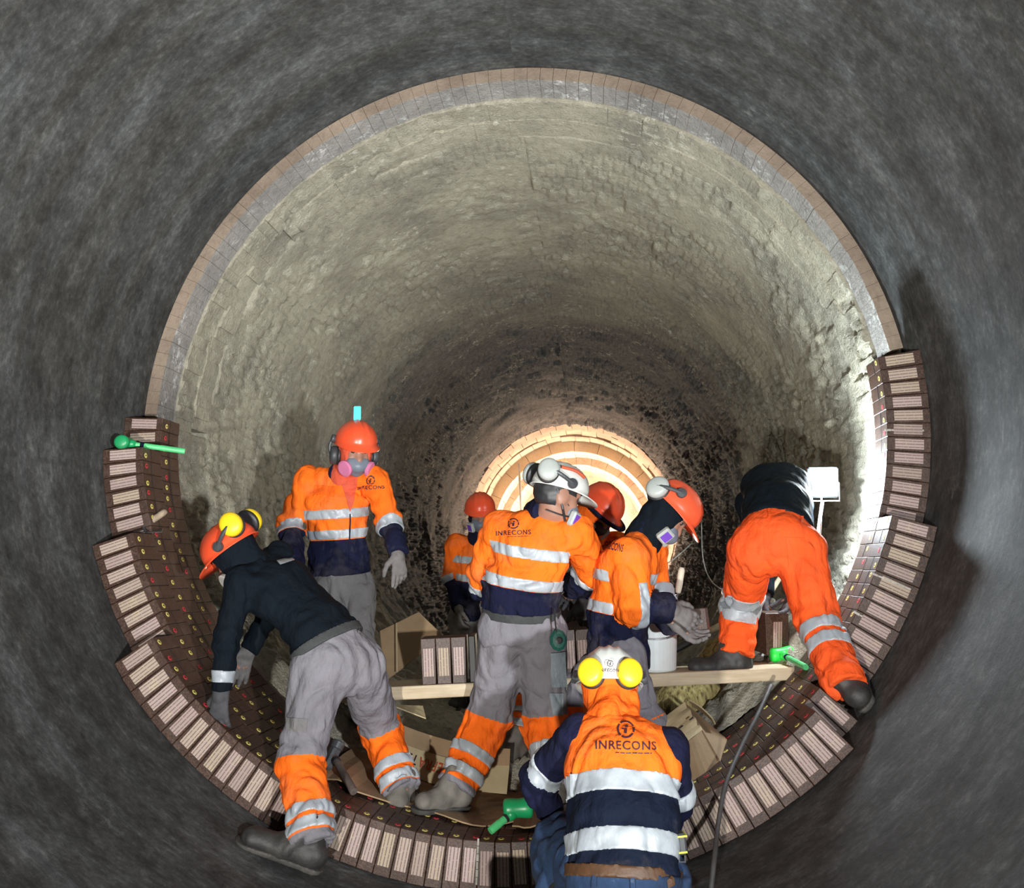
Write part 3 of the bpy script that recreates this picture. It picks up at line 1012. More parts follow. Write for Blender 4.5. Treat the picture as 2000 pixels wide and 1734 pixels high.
def hand_sdf(wrist, d, n, side, curl=.5, spread=.12, s=1.0, thumb=.6, curls=None):
    """side 'r'/'l'; d towards the fingers, n the way the palm faces"""
    wrist = np.asarray(wrist, float); d = nrm(d); n = nrm(np.asarray(n) - d * (np.asarray(n) @ d))
    t = np.cross(d, n) if side == 'r' else -np.cross(d, n)
    k = wrist + .085 * s * d
    fs = [cone(wrist - .015 * d, k, .031 * s, .041 * s, t, .45)]
    for i, (o, L) in enumerate(((.031, .078), (.011, .088), (-.010, .082), (-.030, .064))):
        p = k + t * o * s + d * (.004 - abs(o) * .15) * s
        cu = (curls[i] if curls else curl) * (1 + .06 * i)
        dirn = nrm(d + t * spread * (o / .03))
        a = 0
        for m, (fr, be) in enumerate(((.46, .55), (.30, .95), (.24, .65))):
            a += be * cu
            q = p + (dirn * math.cos(a) + n * math.sin(a)) * L * fr * s
            fs.append(cone(p, q, (.0112 - .0009 * m) * s, (.0105 - .0011 * m) * s))
            p = q
    p = wrist + (.024 * d + .026 * t + .006 * n) * s
    q = p + nrm(.75 * d + .75 * t + .35 * n * (.5 + thumb)) * .042 * s
    r_ = q + nrm(.9 * d + .3 * t + .7 * n * thumb) * .034 * s
    e = r_ + nrm(.9 * d + .0 * t + .8 * n * thumb) * .024 * s
    fs += [cone(p, q, .0155 * s, .013 * s), cone(q, r_, .0125 * s, .0115 * s), cone(r_, e, .0112 * s, .0095 * s)]
    return union(fs, .007)


def decal(name, verts, faces, bvh, direction, mat, parent, off=.003, thick=0.0, **kw):
    """lays a flat cut-out (already placed in front of the cloth) onto the cloth along a direction"""
    direction = nrm(direction)
    out = []
    okv = []
    for v in verts:
        h = bvh.ray_cast(Vector(v), Vector(direction), 1.2)
        if h[0] is None:
            out.append(v); okv.append(False)
        else:
            nn = h[1] if h[1].dot(Vector(direction)) < 0 else -h[1]
            out.append(np.array(h[0] + nn * off)); okv.append(True)
    Fs = [f for f in faces if all(okv[i] for i in f)]
    if not Fs: return None
    return mk(name, np.array(out), Fs, mat, parent, **kw)


def text_mesh(body, size, maxlen=.012, extrude=0):
    cu = bpy.data.curves.new('t', 'FONT')
    cu.body = body; cu.size = size; cu.align_x = 'CENTER'; cu.align_y = 'CENTER'; cu.resolution_u = 3; cu.offset = size * .012; cu.space_character = 1.12
    ob = bpy.data.objects.new('t', cu); COL.objects.link(ob)
    dg = bpy.context.evaluated_depsgraph_get()
    me = bpy.data.meshes.new_from_object(ob.evaluated_get(dg))
    bpy.data.objects.remove(ob); bpy.data.curves.remove(cu)
    bm = bmesh.new(); bm.from_mesh(me); bpy.data.meshes.remove(me)
    bmesh.ops.triangulate(bm, faces=bm.faces)
    for _ in range(3):
        es = [e for e in bm.edges if e.calc_length() > maxlen]
        if not es: break
        bmesh.ops.subdivide_edges(bm, edges=es, cuts=1)
        bmesh.ops.triangulate(bm, faces=bm.faces)
    V = [np.array(v.co) for v in bm.verts]; bm.verts.index_update()
    Fs = [[v.index for v in f.verts] for f in bm.faces]
    bm.free()
    return V, Fs


def emblem_mesh(rad):
    """round emblem: a broken ring with a small i-like figure inside"""
    V, Fs = [], []
    def arc(r0, r1, a0, a1, n=14):
        b = len(V)
        for k in range(n + 1):
            a = R(a0 + (a1 - a0) * k / n)
            V.append(np.array([r0 * math.cos(a), r0 * math.sin(a), 0])); V.append(np.array([r1 * math.cos(a), r1 * math.sin(a), 0]))
        for k in range(n): Fs.append([b + 2 * k, b + 2 * k + 1, b + 2 * k + 3, b + 2 * k + 2])
    for a0, a1 in ((20, 130), (140, 230), (240, 330), (338, 372)): arc(rad * .80, rad, a0, a1)
    def quad(x0, y0, x1, y1, sk=0):
        b = len(V); V.extend([np.array([x0, y0, 0]), np.array([x1, y0, 0]), np.array([x1 + sk, y1, 0]), np.array([x0 + sk, y1, 0])]); Fs.append([b, b + 1, b + 2, b + 3])
    quad(-.22 * rad, -.5 * rad, .12 * rad, .12 * rad, .06 * rad); quad(-.05 * rad, .2 * rad, .25 * rad, .45 * rad, 0); quad(-.42 * rad, -.02 * rad, -.2 * rad, .12 * rad)
    return V, Fs


def put_print(verts, faces, centre, xax, yax, **kw):
    """place 2-D print at a point with its own axes"""
    return [np.asarray(centre) + v[0] * xax + v[1] * yax for v in verts], faces


def patch(poly, nx=8, ny=8):
    """bilinear grid over four corners"""
    a, b, c, d = [np.asarray(p, float) for p in poly]
    V = []; Fs = []
    for j in range(ny + 1):
        for i in range(nx + 1):
            u, v = i / nx, j / ny
            V.append((a * (1 - u) + b * u) * (1 - v) + (d * (1 - u) + c * u) * v)
    for j in range(ny):
        for i in range(nx):
            k = j * (nx + 1) + i; Fs.append([k, k + 1, k + nx + 2, k + nx + 1])
    return V, Fs


def frame(f, u):
    f = nrm(f); u = nrm(np.asarray(u) - f * (np.asarray(u) @ f)); l = np.cross(u, f)
    return f, u, l


class Person:
    def __init__(s, J, label, shoulder_lat=None, hip_lat=None, size=1.0, seed=1.0, h=.008, hf=None, hu=None, hands=None, group=None):
        s.J = {k: np.asarray(v, float) for k, v in J.items()}
        s.sz = size; s.seed = seed; s.h = h
        s.hp = {k: dict(curl=.5, spread=.12, thumb=.6, curls=None) for k in 'lr'}
        for k, v in (hands or {}).items(): s.hp[k].update(v)
        J = s.J
        s.sl = nrm(shoulder_lat if shoulder_lat is not None else J['sl'] - J['sr'])
        s.hl = nrm(hip_lat if hip_lat is not None else J['hl'] - J['hr'])
        s.f, s.u, s.l = frame(hf, hu)
        J = s.J; z = size
        hc = J['head']
        f, u, l = s.f, s.u, s.l
        B = []
        B += [cone(J['pel'], J['waist'], .135 * z, .120 * z, s.hl, .72), cone(J['waist'], J['chest'], .120 * z, .150 * z, s.sl, .68),
              cone(J['chest'], J['neck'] - nrm(J['neck'] - J['chest']) * .07, .150 * z, .085 * z, s.sl, .62),
              cone(J['neck'] - nrm(J['neck'] - J['chest']) * .05, hc - .05 * u * z - .012 * f, .056 * z, .052 * z),
              cone(J['sl'], J['sr'], .050 * z, .050 * z)]
        for k in 'lr':
            B += [cone(J['s' + k], J['e' + k], .052 * z, .040 * z), cone(J['e' + k], J['w' + k], .040 * z, .028 * z),
                  cone(J['pel'] * .3 + J['h' + k] * .7, J['k' + k], .082 * z, .056 * z), cone(J['k' + k], J['a' + k], .056 * z, .038 * z)]
            hp = s.hp[k]
            B += [hand_sdf(J['w' + k], J['hd' + k], J['hn' + k], k, hp['curl'], hp['spread'], .60 * z, hp['thumb'], hp['curls'])]
            t = nrm(J['toe' + k]); up = nrm(J['up' + k])
            B += [cone(J['a' + k] - up * .04 - t * .03, J['a' + k] - up * .06 + t * .10, .030 * z, .024 * z)]
        H = [ell(hc + .022 * u, (f, l, u), np.array((.098, .077, .105)) * z), ell(hc - .055 * u + .022 * f, (f, l, u), np.array((.074, .060, .066)) * z),
             ell(hc - .098 * u + .062 * f, (f, l, u), np.array((.026, .030, .020)) * z),
             cone(hc + .082 * z * f - .002 * u, hc + .104 * z * f - .036 * u, .010 * z, .016 * z), cone(hc + .084 * f + .028 * u + .03 * l, hc + .084 * f + .028 * u - .03 * l, .014, .014),
             cone(hc + .076 * z * f - .068 * u + .018 * l, hc + .076 * z * f - .068 * u - .018 * l, .013, .013)]
        for sg in (1, -1):
            H.append(ell(hc + sg * .079 * z * l - .008 * u - .008 * f, (f, l, u), (.024, .010, .034)))
            H.append(ell(hc + sg * .04 * l - .03 * u + .062 * f, (f, l, u), (.024, .02, .02)))
        B += H
        body = union(B, .022)
        # eye sockets and a mouth line
        socks = [ell(hc + .098 * f + .008 * u + sg * .032 * l, (f, l, u), (.016, .018, .011)) for sg in (1, -1)]
        mouth = ell(hc + .095 * f - .068 * u, (f, l, u), (.02, .026, .0035))

        def bd(P):
            d = body(P)
            for e in socks + [mouth]: d = np.maximum(d, -e(P))
            return d
        bd.lo, bd.hi = body.lo, body.hi
        V, Q = sdf_mesh(bd, h)
        V = s.smooth(V, Q, 1)
        lo = V[:, 2].min()
        s.o = mk('person', V, Q, M['skin'], smooth=True, origin=(V[:, 0].mean(), V[:, 1].mean(), lo), label=label, cat='person', group=group)
        for sg in (1, -1):
            mb = MB(); mb.lathe(hc + .0815 * f + .008 * u + sg * .032 * l, f, [(.001, -.0125), (.009, -.009), (.0125, 0), (.009, .009), (.001, .0125)], 12)
            mb.build('eye', M['eye'], s.o, smooth=True)

    @staticmethod
    def smooth(V, Q, it=1, lam=.5):
        e = np.vstack([Q[:, [0, 1]], Q[:, [1, 2]], Q[:, [2, 3]], Q[:, [3, 0]]])
        for _ in range(it):
            S_ = np.zeros_like(V); c = np.zeros(len(V))
            np.add.at(S_, e[:, 0], V[e[:, 1]]); np.add.at(c, e[:, 0], 1)
            np.add.at(S_, e[:, 1], V[e[:, 0]]); np.add.at(c, e[:, 1], 1)
            V = V + lam * (S_ / np.maximum(c, 1)[:, None] - V)
        return V

    def mesh(s, name, f, mat, parent=None, h=None, zone=None, sm=1, sharp=None, **kw):
        V, Q = sdf_mesh(f, h or s.h)
        if len(Q) == 0: return None
        if sm: V = s.smooth(V, Q, sm)
        o = mk(name, V, Q, mat, parent or s.o, smooth=True, at_attr=zone(V) if zone else None, **kw)
        if sm == 0: o.data.set_sharp_from_angle(angle=R(38))
        o_bvh = BVHTree.FromPolygons(V.tolist(), Q.tolist())
        return o, o_bvh

    # ---- garments
    def torso_prims(s, g, hem=.10, inset=0.0):
        J = s.J; z = s.sz
        sp = nrm(J['waist'] - J['pel'])
        nk = nrm(J['neck'] - J['chest'])
        return [cone(J['pel'] - sp * hem, J['waist'], (.157 + g) * z, (.140 + g) * z, s.hl, .82),
                cone(J['waist'], J['chest'], (.140 + g) * z, (.162 + g) * z, s.sl, .74),
                cone(J['chest'], J['neck'] - nk * .075, (.162 + g) * z, (.10 + g) * z, s.sl, .68),
                cone(J['sl'] * (1 - inset) + J['sr'] * inset, J['sr'] * (1 - inset) + J['sl'] * inset, (.056 + g) * z, (.056 + g) * z)]

    def jacket(s, name='jacket', mat='jacket', g=.012, hem=.10, cut_u=None, arm_cut=.62, bands=(), arm_bands=(), arms='lr', amp=1.0, collar=True, cuff=1.0, label=None, arm_g=0.0, band_w=.052, collar_mat='navy', inset=0.0):
        J = s.J; z = s.sz
        sp = nrm(J['chest'] - J['pel'])
        hemp = J['pel'] - nrm(J['waist'] - J['pel']) * hem
        T = union(s.torso_prims(g, hem, inset), .05)
        A = {}
        jo = []
        for k in arms:
            sh, e, w = J['s' + k], J['e' + k], J['w' + k]
            w2 = e + (w - e) * cuff
            f = union([cone(sh, e, (.063 + g + arm_g) * z, (.054 + g + arm_g) * z), cone(e, w2, (.054 + g + arm_g) * z, (.040 + g + arm_g * .6) * z)], .03)
            A[k] = cut(f, plane(w2 + nrm(w2 - e) * .005, w2 - e))
            jo += [(e, nrm(w - sh), .11), (sh * .75 + J['chest'] * .25, nrm(e - sh), .10)]
        jo.append((J['waist'] * .6 + J['pel'] * .4, sp, .15))
        fo = folds(jo, s.seed, amp)
        T = shift(T, 0, fo)
        for k in A: A[k] = shift(A[k], 0, fo)
        parts = [T] + list(A.values())
        if collar:
            nk = nrm(J['head'] - .05 * s.u - J['neck'])
        U = cut(union(parts, .035), plane(hemp - nrm(J['waist'] - J['pel']) * .01, J['pel'] - J['waist']))
        if cut_u is None: cut_u = 99
        L = lambda P: (P - J['pel']) @ sp

        def zone(V):
            dT = T(V); zt = cut_u - L(V)
            best = dT.copy(); zz = zt
            for k in A:
                da = A[k](V)
                sh, e, w = J['s' + k], J['e' + k], J['w' + k]
                la = np.linalg.norm(e - sh); lb = np.linalg.norm(w - e)
                ta = np.clip((V - sh) @ nrm(e - sh), -.2, la); tb = (V - e) @ nrm(w - e)
                dA_ = np.linalg.norm(V - sh - ta[:, None] * nrm(e - sh), axis=1); tb_ = np.clip(tb, 0, lb)
                dB_ = np.linalg.norm(V - e - tb_[:, None] * nrm(w - e), axis=1)
                arc = np.where(dA_ < dB_, ta, la + tb)
                za = arc - arm_cut * (la + lb)
                zz = np.where(da < best, za, zz); best = np.minimum(best, da)
            return zz
        r = s.mesh(name, U, M[mat], zone=zone if cut_u < 90 or arm_cut < 5 else None, label=label)
        s.jk, s.jbvh = r
        s.sp = sp
        if collar:
            nk = nrm(s.H(-.015, 0, -.08) - J['neck'])
            b0 = J['neck'] - nk * .055
            ring = cut(cone(b0, b0 + nk * .16, .098 * z, .074 * z, s.sl, .85), plane(b0 + nk * .115, nk), plane(b0, -nk))
            s.mesh('collar', shift(ring, 0, folds([(J['neck'], nk, .1)], s.seed + 6, .7)), M[collar_mat], s.jk, h=.0065)
        for b in bands:
            c = J['pel'] + sp * b
            f = cut(shift(T, .0045), plane(c + sp * band_w / 2, sp), plane(c - sp * band_w / 2, -sp))
            rr = s.mesh('reflective_band', f, M['retro'], s.jk, h=.006, sm=0)
        for k, b in arm_bands:
            sh, e, w = J['s' + k], J['e' + k], J['w' + k]
            la = np.linalg.norm(e - sh); lb = np.linalg.norm(w - e)
            t = b * (la + lb)
            c, d = (sh + nrm(e - sh) * t, nrm(e - sh)) if t < la else (e + nrm(w - e) * (t - la), nrm(w - e))
            f = cut(shift(A[k], .0045), plane(c + d * .025, d), plane(c - d * .025, -d), lambda P, c=c: np.linalg.norm(P - c, axis=1) - .13)
            s.mesh('reflective_band', f, M['retro'], s.jk, h=.006, sm=0)
        return s.jk

    def trousers(s, mat='trousers', g=.014, waist=.05, cut_k=.52, cut_hi=9, bands=(.80, .90), amp=1.0, ankle=.97, label=None, band_w=.048, legs='lr', flare=.0):
        J = s.J; z = s.sz
        sp = nrm(J['waist'] - J['pel'])
        mid = (J['hl'] + J['hr']) / 2
        fs = [cone(J['pel'] + sp * .10, J['pel'] - sp * .02, (.140 + g) * z, (.152 + g) * z, s.hl, .80), cone(J['hl'], J['hr'], (.088 + g) * z, (.088 + g) * z)]
        Lg = {}; jo = [(mid, nrm(J['hl'] - J['hr']), .12)]
        for k in legs:
            h_, kn, an = J['h' + k], J['k' + k], J['a' + k]
            a2 = kn + (an - kn) * ankle
            f = union([cone(h_, kn, (.098 + g) * z, (.078 + g) * z), cone(kn, a2, (.078 + g) * z, (.066 + g + flare) * z)], .04)
            Lg[k] = cut(f, plane(a2, an - kn))
            jo += [(kn, nrm(an - h_), .13), (a2 - nrm(an - kn) * .05, nrm(an - kn), .12)]
        fo = folds(jo, s.seed + 4, amp)
        for k in Lg: Lg[k] = shift(Lg[k], 0, fo)
        fs = [shift(union(fs, .06), 0, fo)] + list(Lg.values())
        fs[0] = cut(fs[0], plane(J['pel'] + sp * (.10 + waist), sp))
        U = union(fs, .03)

        def arc(V):
            best = np.full(len(V), 9.); zz = np.full(len(V), -1.)
            for k in Lg:
                h_, kn, an = J['h' + k], J['k' + k], J['a' + k]
                la = np.linalg.norm(kn - h_); lb = np.linalg.norm(an - kn)
                ta = np.clip((V - h_) @ nrm(kn - h_), -.3, la); tb = (V - kn) @ nrm(an - kn); tbc = np.clip(tb, 0, lb + .1)
                dA = np.linalg.norm(V - h_ - ta[:, None] * nrm(kn - h_), axis=1); dB = np.linalg.norm(V - kn - tbc[:, None] * nrm(an - kn), axis=1)
                ar = np.where(dA < dB, ta, la + tb)
                a = np.minimum(ar - cut_k * (la + lb), cut_hi * (la + lb) - ar)
                d = np.minimum(dA, dB)
                zz = np.where(d < best, a, zz); best = np.minimum(best, d)
            return zz
        s.tr, s.tbvh = s.mesh('trousers', U, M[mat], zone=arc, label=label)
        for k in legs:
            h_, kn, an = J['h' + k], J['k' + k], J['a' + k]
            la = np.linalg.norm(kn - h_); lb = np.linalg.norm(an - kn)
            for b in (bands[k] if isinstance(bands, dict) else bands):
                t = b * (la + lb)
                c, d = (h_ + nrm(kn - h_) * t, nrm(kn - h_)) if t < la else (kn + nrm(an - kn) * (t - la), nrm(an - kn))
                f = cut(shift(Lg[k], .0045), plane(c + d * band_w / 2, d), plane(c - d * band_w / 2, -d), lambda P, c=c: np.linalg.norm(P - c, axis=1) - .16)
                s.mesh('reflective_band', f, M['retro'], s.tr, h=.006, sm=0)
        return s.tr

    def belt(s, mat='darkbelt', up=.085, w=.040, g=.020, loops=True):
        J = s.J; sp = nrm(J['waist'] - J['pel']); z = s.sz
        c = J['pel'] + sp * up
        f = cut(cone(J['pel'] - sp * .05, J['waist'], (.146 + g) * z, (.146 + g) * z, s.hl, .80), plane(c + sp * w / 2, sp), plane(c - sp * w / 2, -sp))
        s.mesh('belt', f, M[mat], h=.006, sm=0)

    def glove(s, k, mat='glove', cuff=True, sc=1.06):
        J = s.J; hp = s.hp[k]; d = nrm(J['hd' + k]); w = J['w' + k]
        f = hand_sdf(w, d, J['hn' + k], k, hp['curl'], hp['spread'], sc * s.sz, hp['thumb'], hp['curls'])
        if cuff:
            ar = nrm(w - J['e' + k])
            f = union([f, cut(cone(w - ar * .05, w + d * .02, .038 * s.sz, .034 * s.sz), plane(w - ar * .05, -ar))], .012)
        return s.mesh('glove', f, M[mat], h=.0042, sm=1)

    def boot(s, k, mat='boot', L=.225, shaft=.13, sc=1.06):
        J = s.J; a = J['a' + k]; up = nrm(J['up' + k]); t = nrm(J['toe' + k] - up * (J['toe' + k] @ up)); l = np.cross(up, t)
        z = s.sz * sc
        he = a - up * .062 * z - t * .035 * z
        ff = [cone(he + up * .012, he + t * .12 * z + up * .008, .040 * z, .043 * z, l, .95), cone(he + t * .12 * z, he + t * L * z - up * .002, .050 * z, .047 * z, l, .84),
              cone(he + t * .02 * z + up * .02, a + nrm(J['k' + k] - a) * shaft * z, .050 * z, .058 * z), cone(he + t * .11 * z + up * .004, a + up * .045 * z + t * .012 * z, .043 * z, .050 * z)]
        base = a - up * .105 * z
        upper = cut(shift(union(ff, .03), 0, folds([(a + t * .05, nrm(t - up), .07)], s.seed + 8, .45)), plane(base + up * .014 * z, -up), plane(a + nrm(J['k' + k] - a) * (shaft + .02) * z, J['k' + k] - a))
        bo, _ = s.mesh('boot', upper, M[mat], h=.006)
        so = cut(union([cone(he - up * .015, he + t * .085 * z - up * .015, .046 * z, .040 * z), cone(he + t * .085 * z - up * .015, he + t * (L + .004) * z - up * .015, .040 * z, .052 * z)], .02),
                 plane(base + up * .022 * z, up), plane(base, -up))
        s.mesh('sole', so, M['sole'], bo, h=.006, sm=0)

    # ---- headgear
    def H(s, f, l, u):
        return s.J['head'] + (s.f * f + s.l * l + s.u * u) * s.sz

    def helmet(s, mat='helmet', peak=.052, tilt=0, rise=.045, label=None, ridge=3):
        f, u, l = s.f, s.u, s.l
        if tilt:
            c_, s_ = math.cos(R(tilt)), math.sin(R(tilt)); f, u = f * c_ + u * s_, u * c_ - f * s_
        c = s.J['head'] + s.u * rise * s.sz + s.f * .004
        nr, na = 12, 48
        V = []; Fs = []

        def pt(th, ph, dr):
            x, y, zz = math.cos(ph) * math.cos(th), math.cos(ph) * math.sin(th), math.sin(ph)
            a, b, h = .136 + dr, .112 + dr, .112 + dr
            p = np.array([a * x, b * y, h * zz])
            if ph > .05 and ridge and x > -.75:
                for off in ((-.034, 0, .034) if ridge == 3 else (0,)):
                    wv = math.exp(-((y * .112 - off) / (.009 if ridge == 3 else .016)) ** 2)
                    p[2] += .007 * wv * min(1, (ph / .5)) * (1 if abs(x) < .85 else .3); p[0] += .004 * wv * x * min(1, ph / .4)
            return p
        rows = []
        for dr, rev in ((0, False), (-.006, True)):
            for i in range(nr + 1):
                ph = math.pi / 2 * (1 - i / nr) - .10 * (i / nr)
                rows.append([pt(2 * math.pi * k / na, ph, dr) for k in range(na)])
        # brim: outer row goes out and slightly down, longer at the peak
        def brim(row, inner):
            out = []
            for k in range(na):
                th = 2 * math.pi * k / na
                pk = max(0, math.cos(th)) ** 2.2
                e = .007 + peak * pk
                d = np.array([math.cos(th), math.sin(th), 0])
                p = row[k] + d * e + np.array([0, 0, -.006 - .020 * pk + (.0 if not inner else -.004)])
                out.append(p)
            return out
        O = rows[:nr + 1]; I = rows[nr + 1:]
        O.append(brim(O[-1], False)); I.append(brim(O[nr], True))
        seq = O + I[::-1]
        for r_ in seq:
            for p in r_: V.append(c + (f * p[0] + l * p[1] + u * p[2]) * s.sz)
        for i in range(len(seq) - 1):
            for k in range(na):
                Fs.append([i * na + k, i * na + (k + 1) % na, (i + 1) * na + (k + 1) % na, (i + 1) * na + k])
        Fs = [q[::-1] for q in Fs]
        s.hm = mk('helmet', np.array(V), Fs, M[mat], s.o, smooth=True, label=label)
        s.hc = c; s.hfr = (f, u, l)
        # chin strap and harness band under the shell
        mb = MB()
        mb.tube([s.H(-.06 + .02, sg * .082, .02) for sg in (1,)] + [s.H(.01, .078, -.06), s.H(.055, .045, -.118), s.H(.055, -.045, -.118), s.H(.01, -.078, -.06), s.H(-.04, -.082, .02)], .005, 6)
        mb.lathe(s.J['head'] + s.u * .035, s.u, [(.088, -.022), (.092, -.022), (.092, .012), (.088, .012)], 28, s.l, .92)
        mb.build('chin_strap', M['black'], s.hm)
        return s.hm

    def muffs(s, pos, normal, mat='muff', pivot=(.0, .118, .045), r=(.046, .040), depth=.036, sides=(1, -1), armmat='darkgrey', cushion='black'):
        """pos, normal, pivot in head axes (f, l, u) for the left side; mirrored for the right"""
        for sg in sides:
            p = s.H(pos[0], sg * pos[1], pos[2]); n = nrm(s.f * normal[0] + s.l * normal[1] * sg + s.u * normal[2])
            up = nrm(s.u - n * (s.u @ n))
            mb = MB()
            prof = [(.55, -.010), (.96, -.004), (1.0, .006), (1.0, .018), (.9, .028), (.66, .034), (.25, .0365), (.02, .037)]
            z = s.sz
            mb.lathe(p, n, [(a * r[0] * z, b * depth / .037 * z) for a, b in prof], 24, up, r[1] / r[0] if False else 1.12)
            cup = mb.build('ear_muff', M[mat], s.hm, smooth=True)
            m2 = MB(); m2.lathe(p - n * .012 * z, n, [(r[0] * .7 * z, -.012), (r[0] * 1.02 * z, -.010), (r[0] * 1.06 * z, -.002), (r[0] * 1.03 * z, .006)], 24, up, 1.12)
            m2.build('ear_cushion', M[cushion], s.hm, smooth=True)
            pv = s.H(pivot[0], sg * pivot[1], pivot[2])
            m3 = MB()
            pn = nrm(s.l * sg + s.u * .25)
            m3.lathe(pv, pn, [(.021 * z, -.012), (.024 * z, .002), (.022 * z, .010), (.008 * z, .012)], 18)
            tip = p + n * depth * .75
            m3.tube(curve_pts([pv + pn * .004, (pv + tip) / 2 + nrm(pn + n) * .014, tip], 8), [.0095 * z] * 9, 8)
            m3.build('muff_arm', M[armmat], s.hm, smooth=False)

    def respirator(s, mat='mask', filt='pink', round_=True, strap='strap', label=None, hug=0.0):
        f, u, l, z = s.f, s.u, s.l, s.sz
        g = union([cone(s.H(.085, 0, -.028), s.H(.094, 0, -.066), .020 * z, .036 * z, l, .9), cone(s.H(.075, 0, -.075), s.H(.060, 0, -.098), .048 * z, .042 * z, l, .8),
                   cone(s.H(.070, .030, -.055), s.H(.070, -.030, -.055), .036 * z, .036 * z)], .02)
        rs, _ = s.mesh('respirator', g, M[mat], h=.0055, label=label)
        for sg in (1, -1):
            n = nrm(f * .75 + l * sg * .9 - u * .25)
            c = s.H(.072, sg * .062, -.085)
            mb = MB()
            if round_:
                mb.lathe(c, n, [(.030 * z, -.012), (.044 * z, .0), (.045 * z, .012), (.036 * z, .018), (.01, .019)], 24)
                mb.build('filter', M[filt], rs, smooth=False)
            else:
                ax = nrm(np.cross(u, n)); uz = np.cross(n, ax)
                mb.box(c + n * .008, (.062 * z, .030 * z, .070 * z), ax, n, uz, .007)
                mb.build('filter', M['greyplastic'], rs)
                m2 = MB(); m2.box(c + n * .0245, (.040 * z, .003, .044 * z), ax, n, uz)
                m2.build('filter_label', M[filt], rs)
        for sg in (1, -1):
            mb = MB()
            mb.tube(curve_pts([s.H(.075, sg * .046, -.06), s.H(.04, sg * (.072 - hug), -.035), s.H(-.02, sg * (.083 - hug * .6), -.0), s.H(-.085, sg * .055, .02)], 12), .0042, 6)
            mb.build('head_strap', M[strap], rs)
            mb = MB()
            mb.tube(curve_pts([s.H(.07, sg * .05, -.08), s.H(.01, sg * (.070 - hug), -.085), s.H(-.055, sg * (.055 - hug), -.08)], 10), .004, 6)
            mb.build('head_strap', M[strap], rs)
        return rs

    def balaclava(s, mat='navy', face=True, neck=True, name='balaclava', g=.010):
        """close hood over head and neck, open at the face"""
        f, u, l, z = s.f, s.u, s.l, s.sz
        J = s.J
        q = [ell(s.H(-.002, 0, .02), (f, l, u), (np.array((.100, .084, .108)) + g) * z), ell(s.H(.012, 0, -.06), (f, l, u), (np.array((.078, .068, .07)) + g) * z)]
        if neck:
            q.append(cone(s.H(-.015, 0, -.06), J['neck'] - nrm(J['neck'] - J['chest']) * .02, .066 + g, .082 + g))
        fu = shift(union(q, .03), 0, folds([(s.H(-.02, 0, -.1), u, .09)], s.seed + 2, .6))
        if face:
            op = ell(s.H(.105, 0, -.02), (f, l, u), (.06, .062, .085))
            g0 = fu
            def fu(P): return np.maximum(g0(P), -op(P))
            fu.lo, fu.hi = g0.lo, g0.hi
        return s.mesh(name, fu, M[mat])
# ---------------------------------------------------------------- the eight workers
def ank(px, y, dz=.105):
    x = at(px, 1450, y)[0]
    return np.array([x, y, floor_z(x, y) + dz])


def upn(x, z=None):
    return np.array([-x * .5, 0, 1.0])


def report(n, J):
    L = lambda a, b: np.linalg.norm(np.asarray(J[a]) - np.asarray(J[b]))
    print(n, 'torso %.2f' % (L('pel', 'waist') + L('waist', 'chest') + L('chest', 'neck')), 'sh %.2f' % L('sl', 'sr'), 'hip %.2f' % L('hl', 'hr'), *['%s: ua %.2f fa %.2f th %.2f sn %.2f' % (k, L('s' + k, 'e' + k), L('e' + k, 'w' + k), L('h' + k, 'k' + k), L('k' + k, 'a' + k)) for k in 'lr'], 'neck-head %.2f' % L('neck', 'head'))


def print_on(p, body, px, py, y, size, xax, yax, direction, emb=True, mat='logo', sub=True, emb_rad=None, off=.003):
    """printed company name and emblem on the cloth"""
    c = at(px, py, y)
    direction = nrm(c - CAM)
    xax, yax = nrm(xax), nrm(yax)
    V, Fs = text_mesh(body, size)
    V, Fs = put_print(V, Fs, c, xax, yax)
    decal('printed_lettering', V, Fs, p.jbvh, direction, M[mat], p.jk, off)
    if emb:
        r = emb_rad or size * .72
        V, Fs = emblem_mesh(r)
        V, Fs = put_print(V, Fs, c + yax * (size * .62 + r) + xax * size * .05, xax, yax)
        decal('printed_emblem', V, Fs, p.jbvh, direction, M[mat], p.jk, off)
    if sub:
        V, Fs = patch([(-size * .9, -size * .62, 0), (size * 2.2, -size * .62, 0), (size * 2.2, -size * .54, 0), (-size * .9, -size * .54, 0)], 30, 1)
        V, Fs = put_print(V, [f for i, f in enumerate(Fs) if i % 10 not in (3, 8)], c, xax, yax)
        decal('printed_underline', V, Fs, p.jbvh, direction, M[mat], p.jk)


def strip(p, corners, y, mat, name, bvh=None, parent=None, off=.004, nx=10, ny=3, pull=.45):
    """a cloth strip sewn on: four corners seen from the photographer's side, laid onto the cloth"""
    P = [at(px, py, y - pull) for px, py in corners]
    V, Fs = patch(P, nx, ny)
    d = nrm(np.mean(V, 0) - CAM)
    return decal(name, V, Fs, bvh or p.jbvh, d, M[mat], parent or p.jk, off)


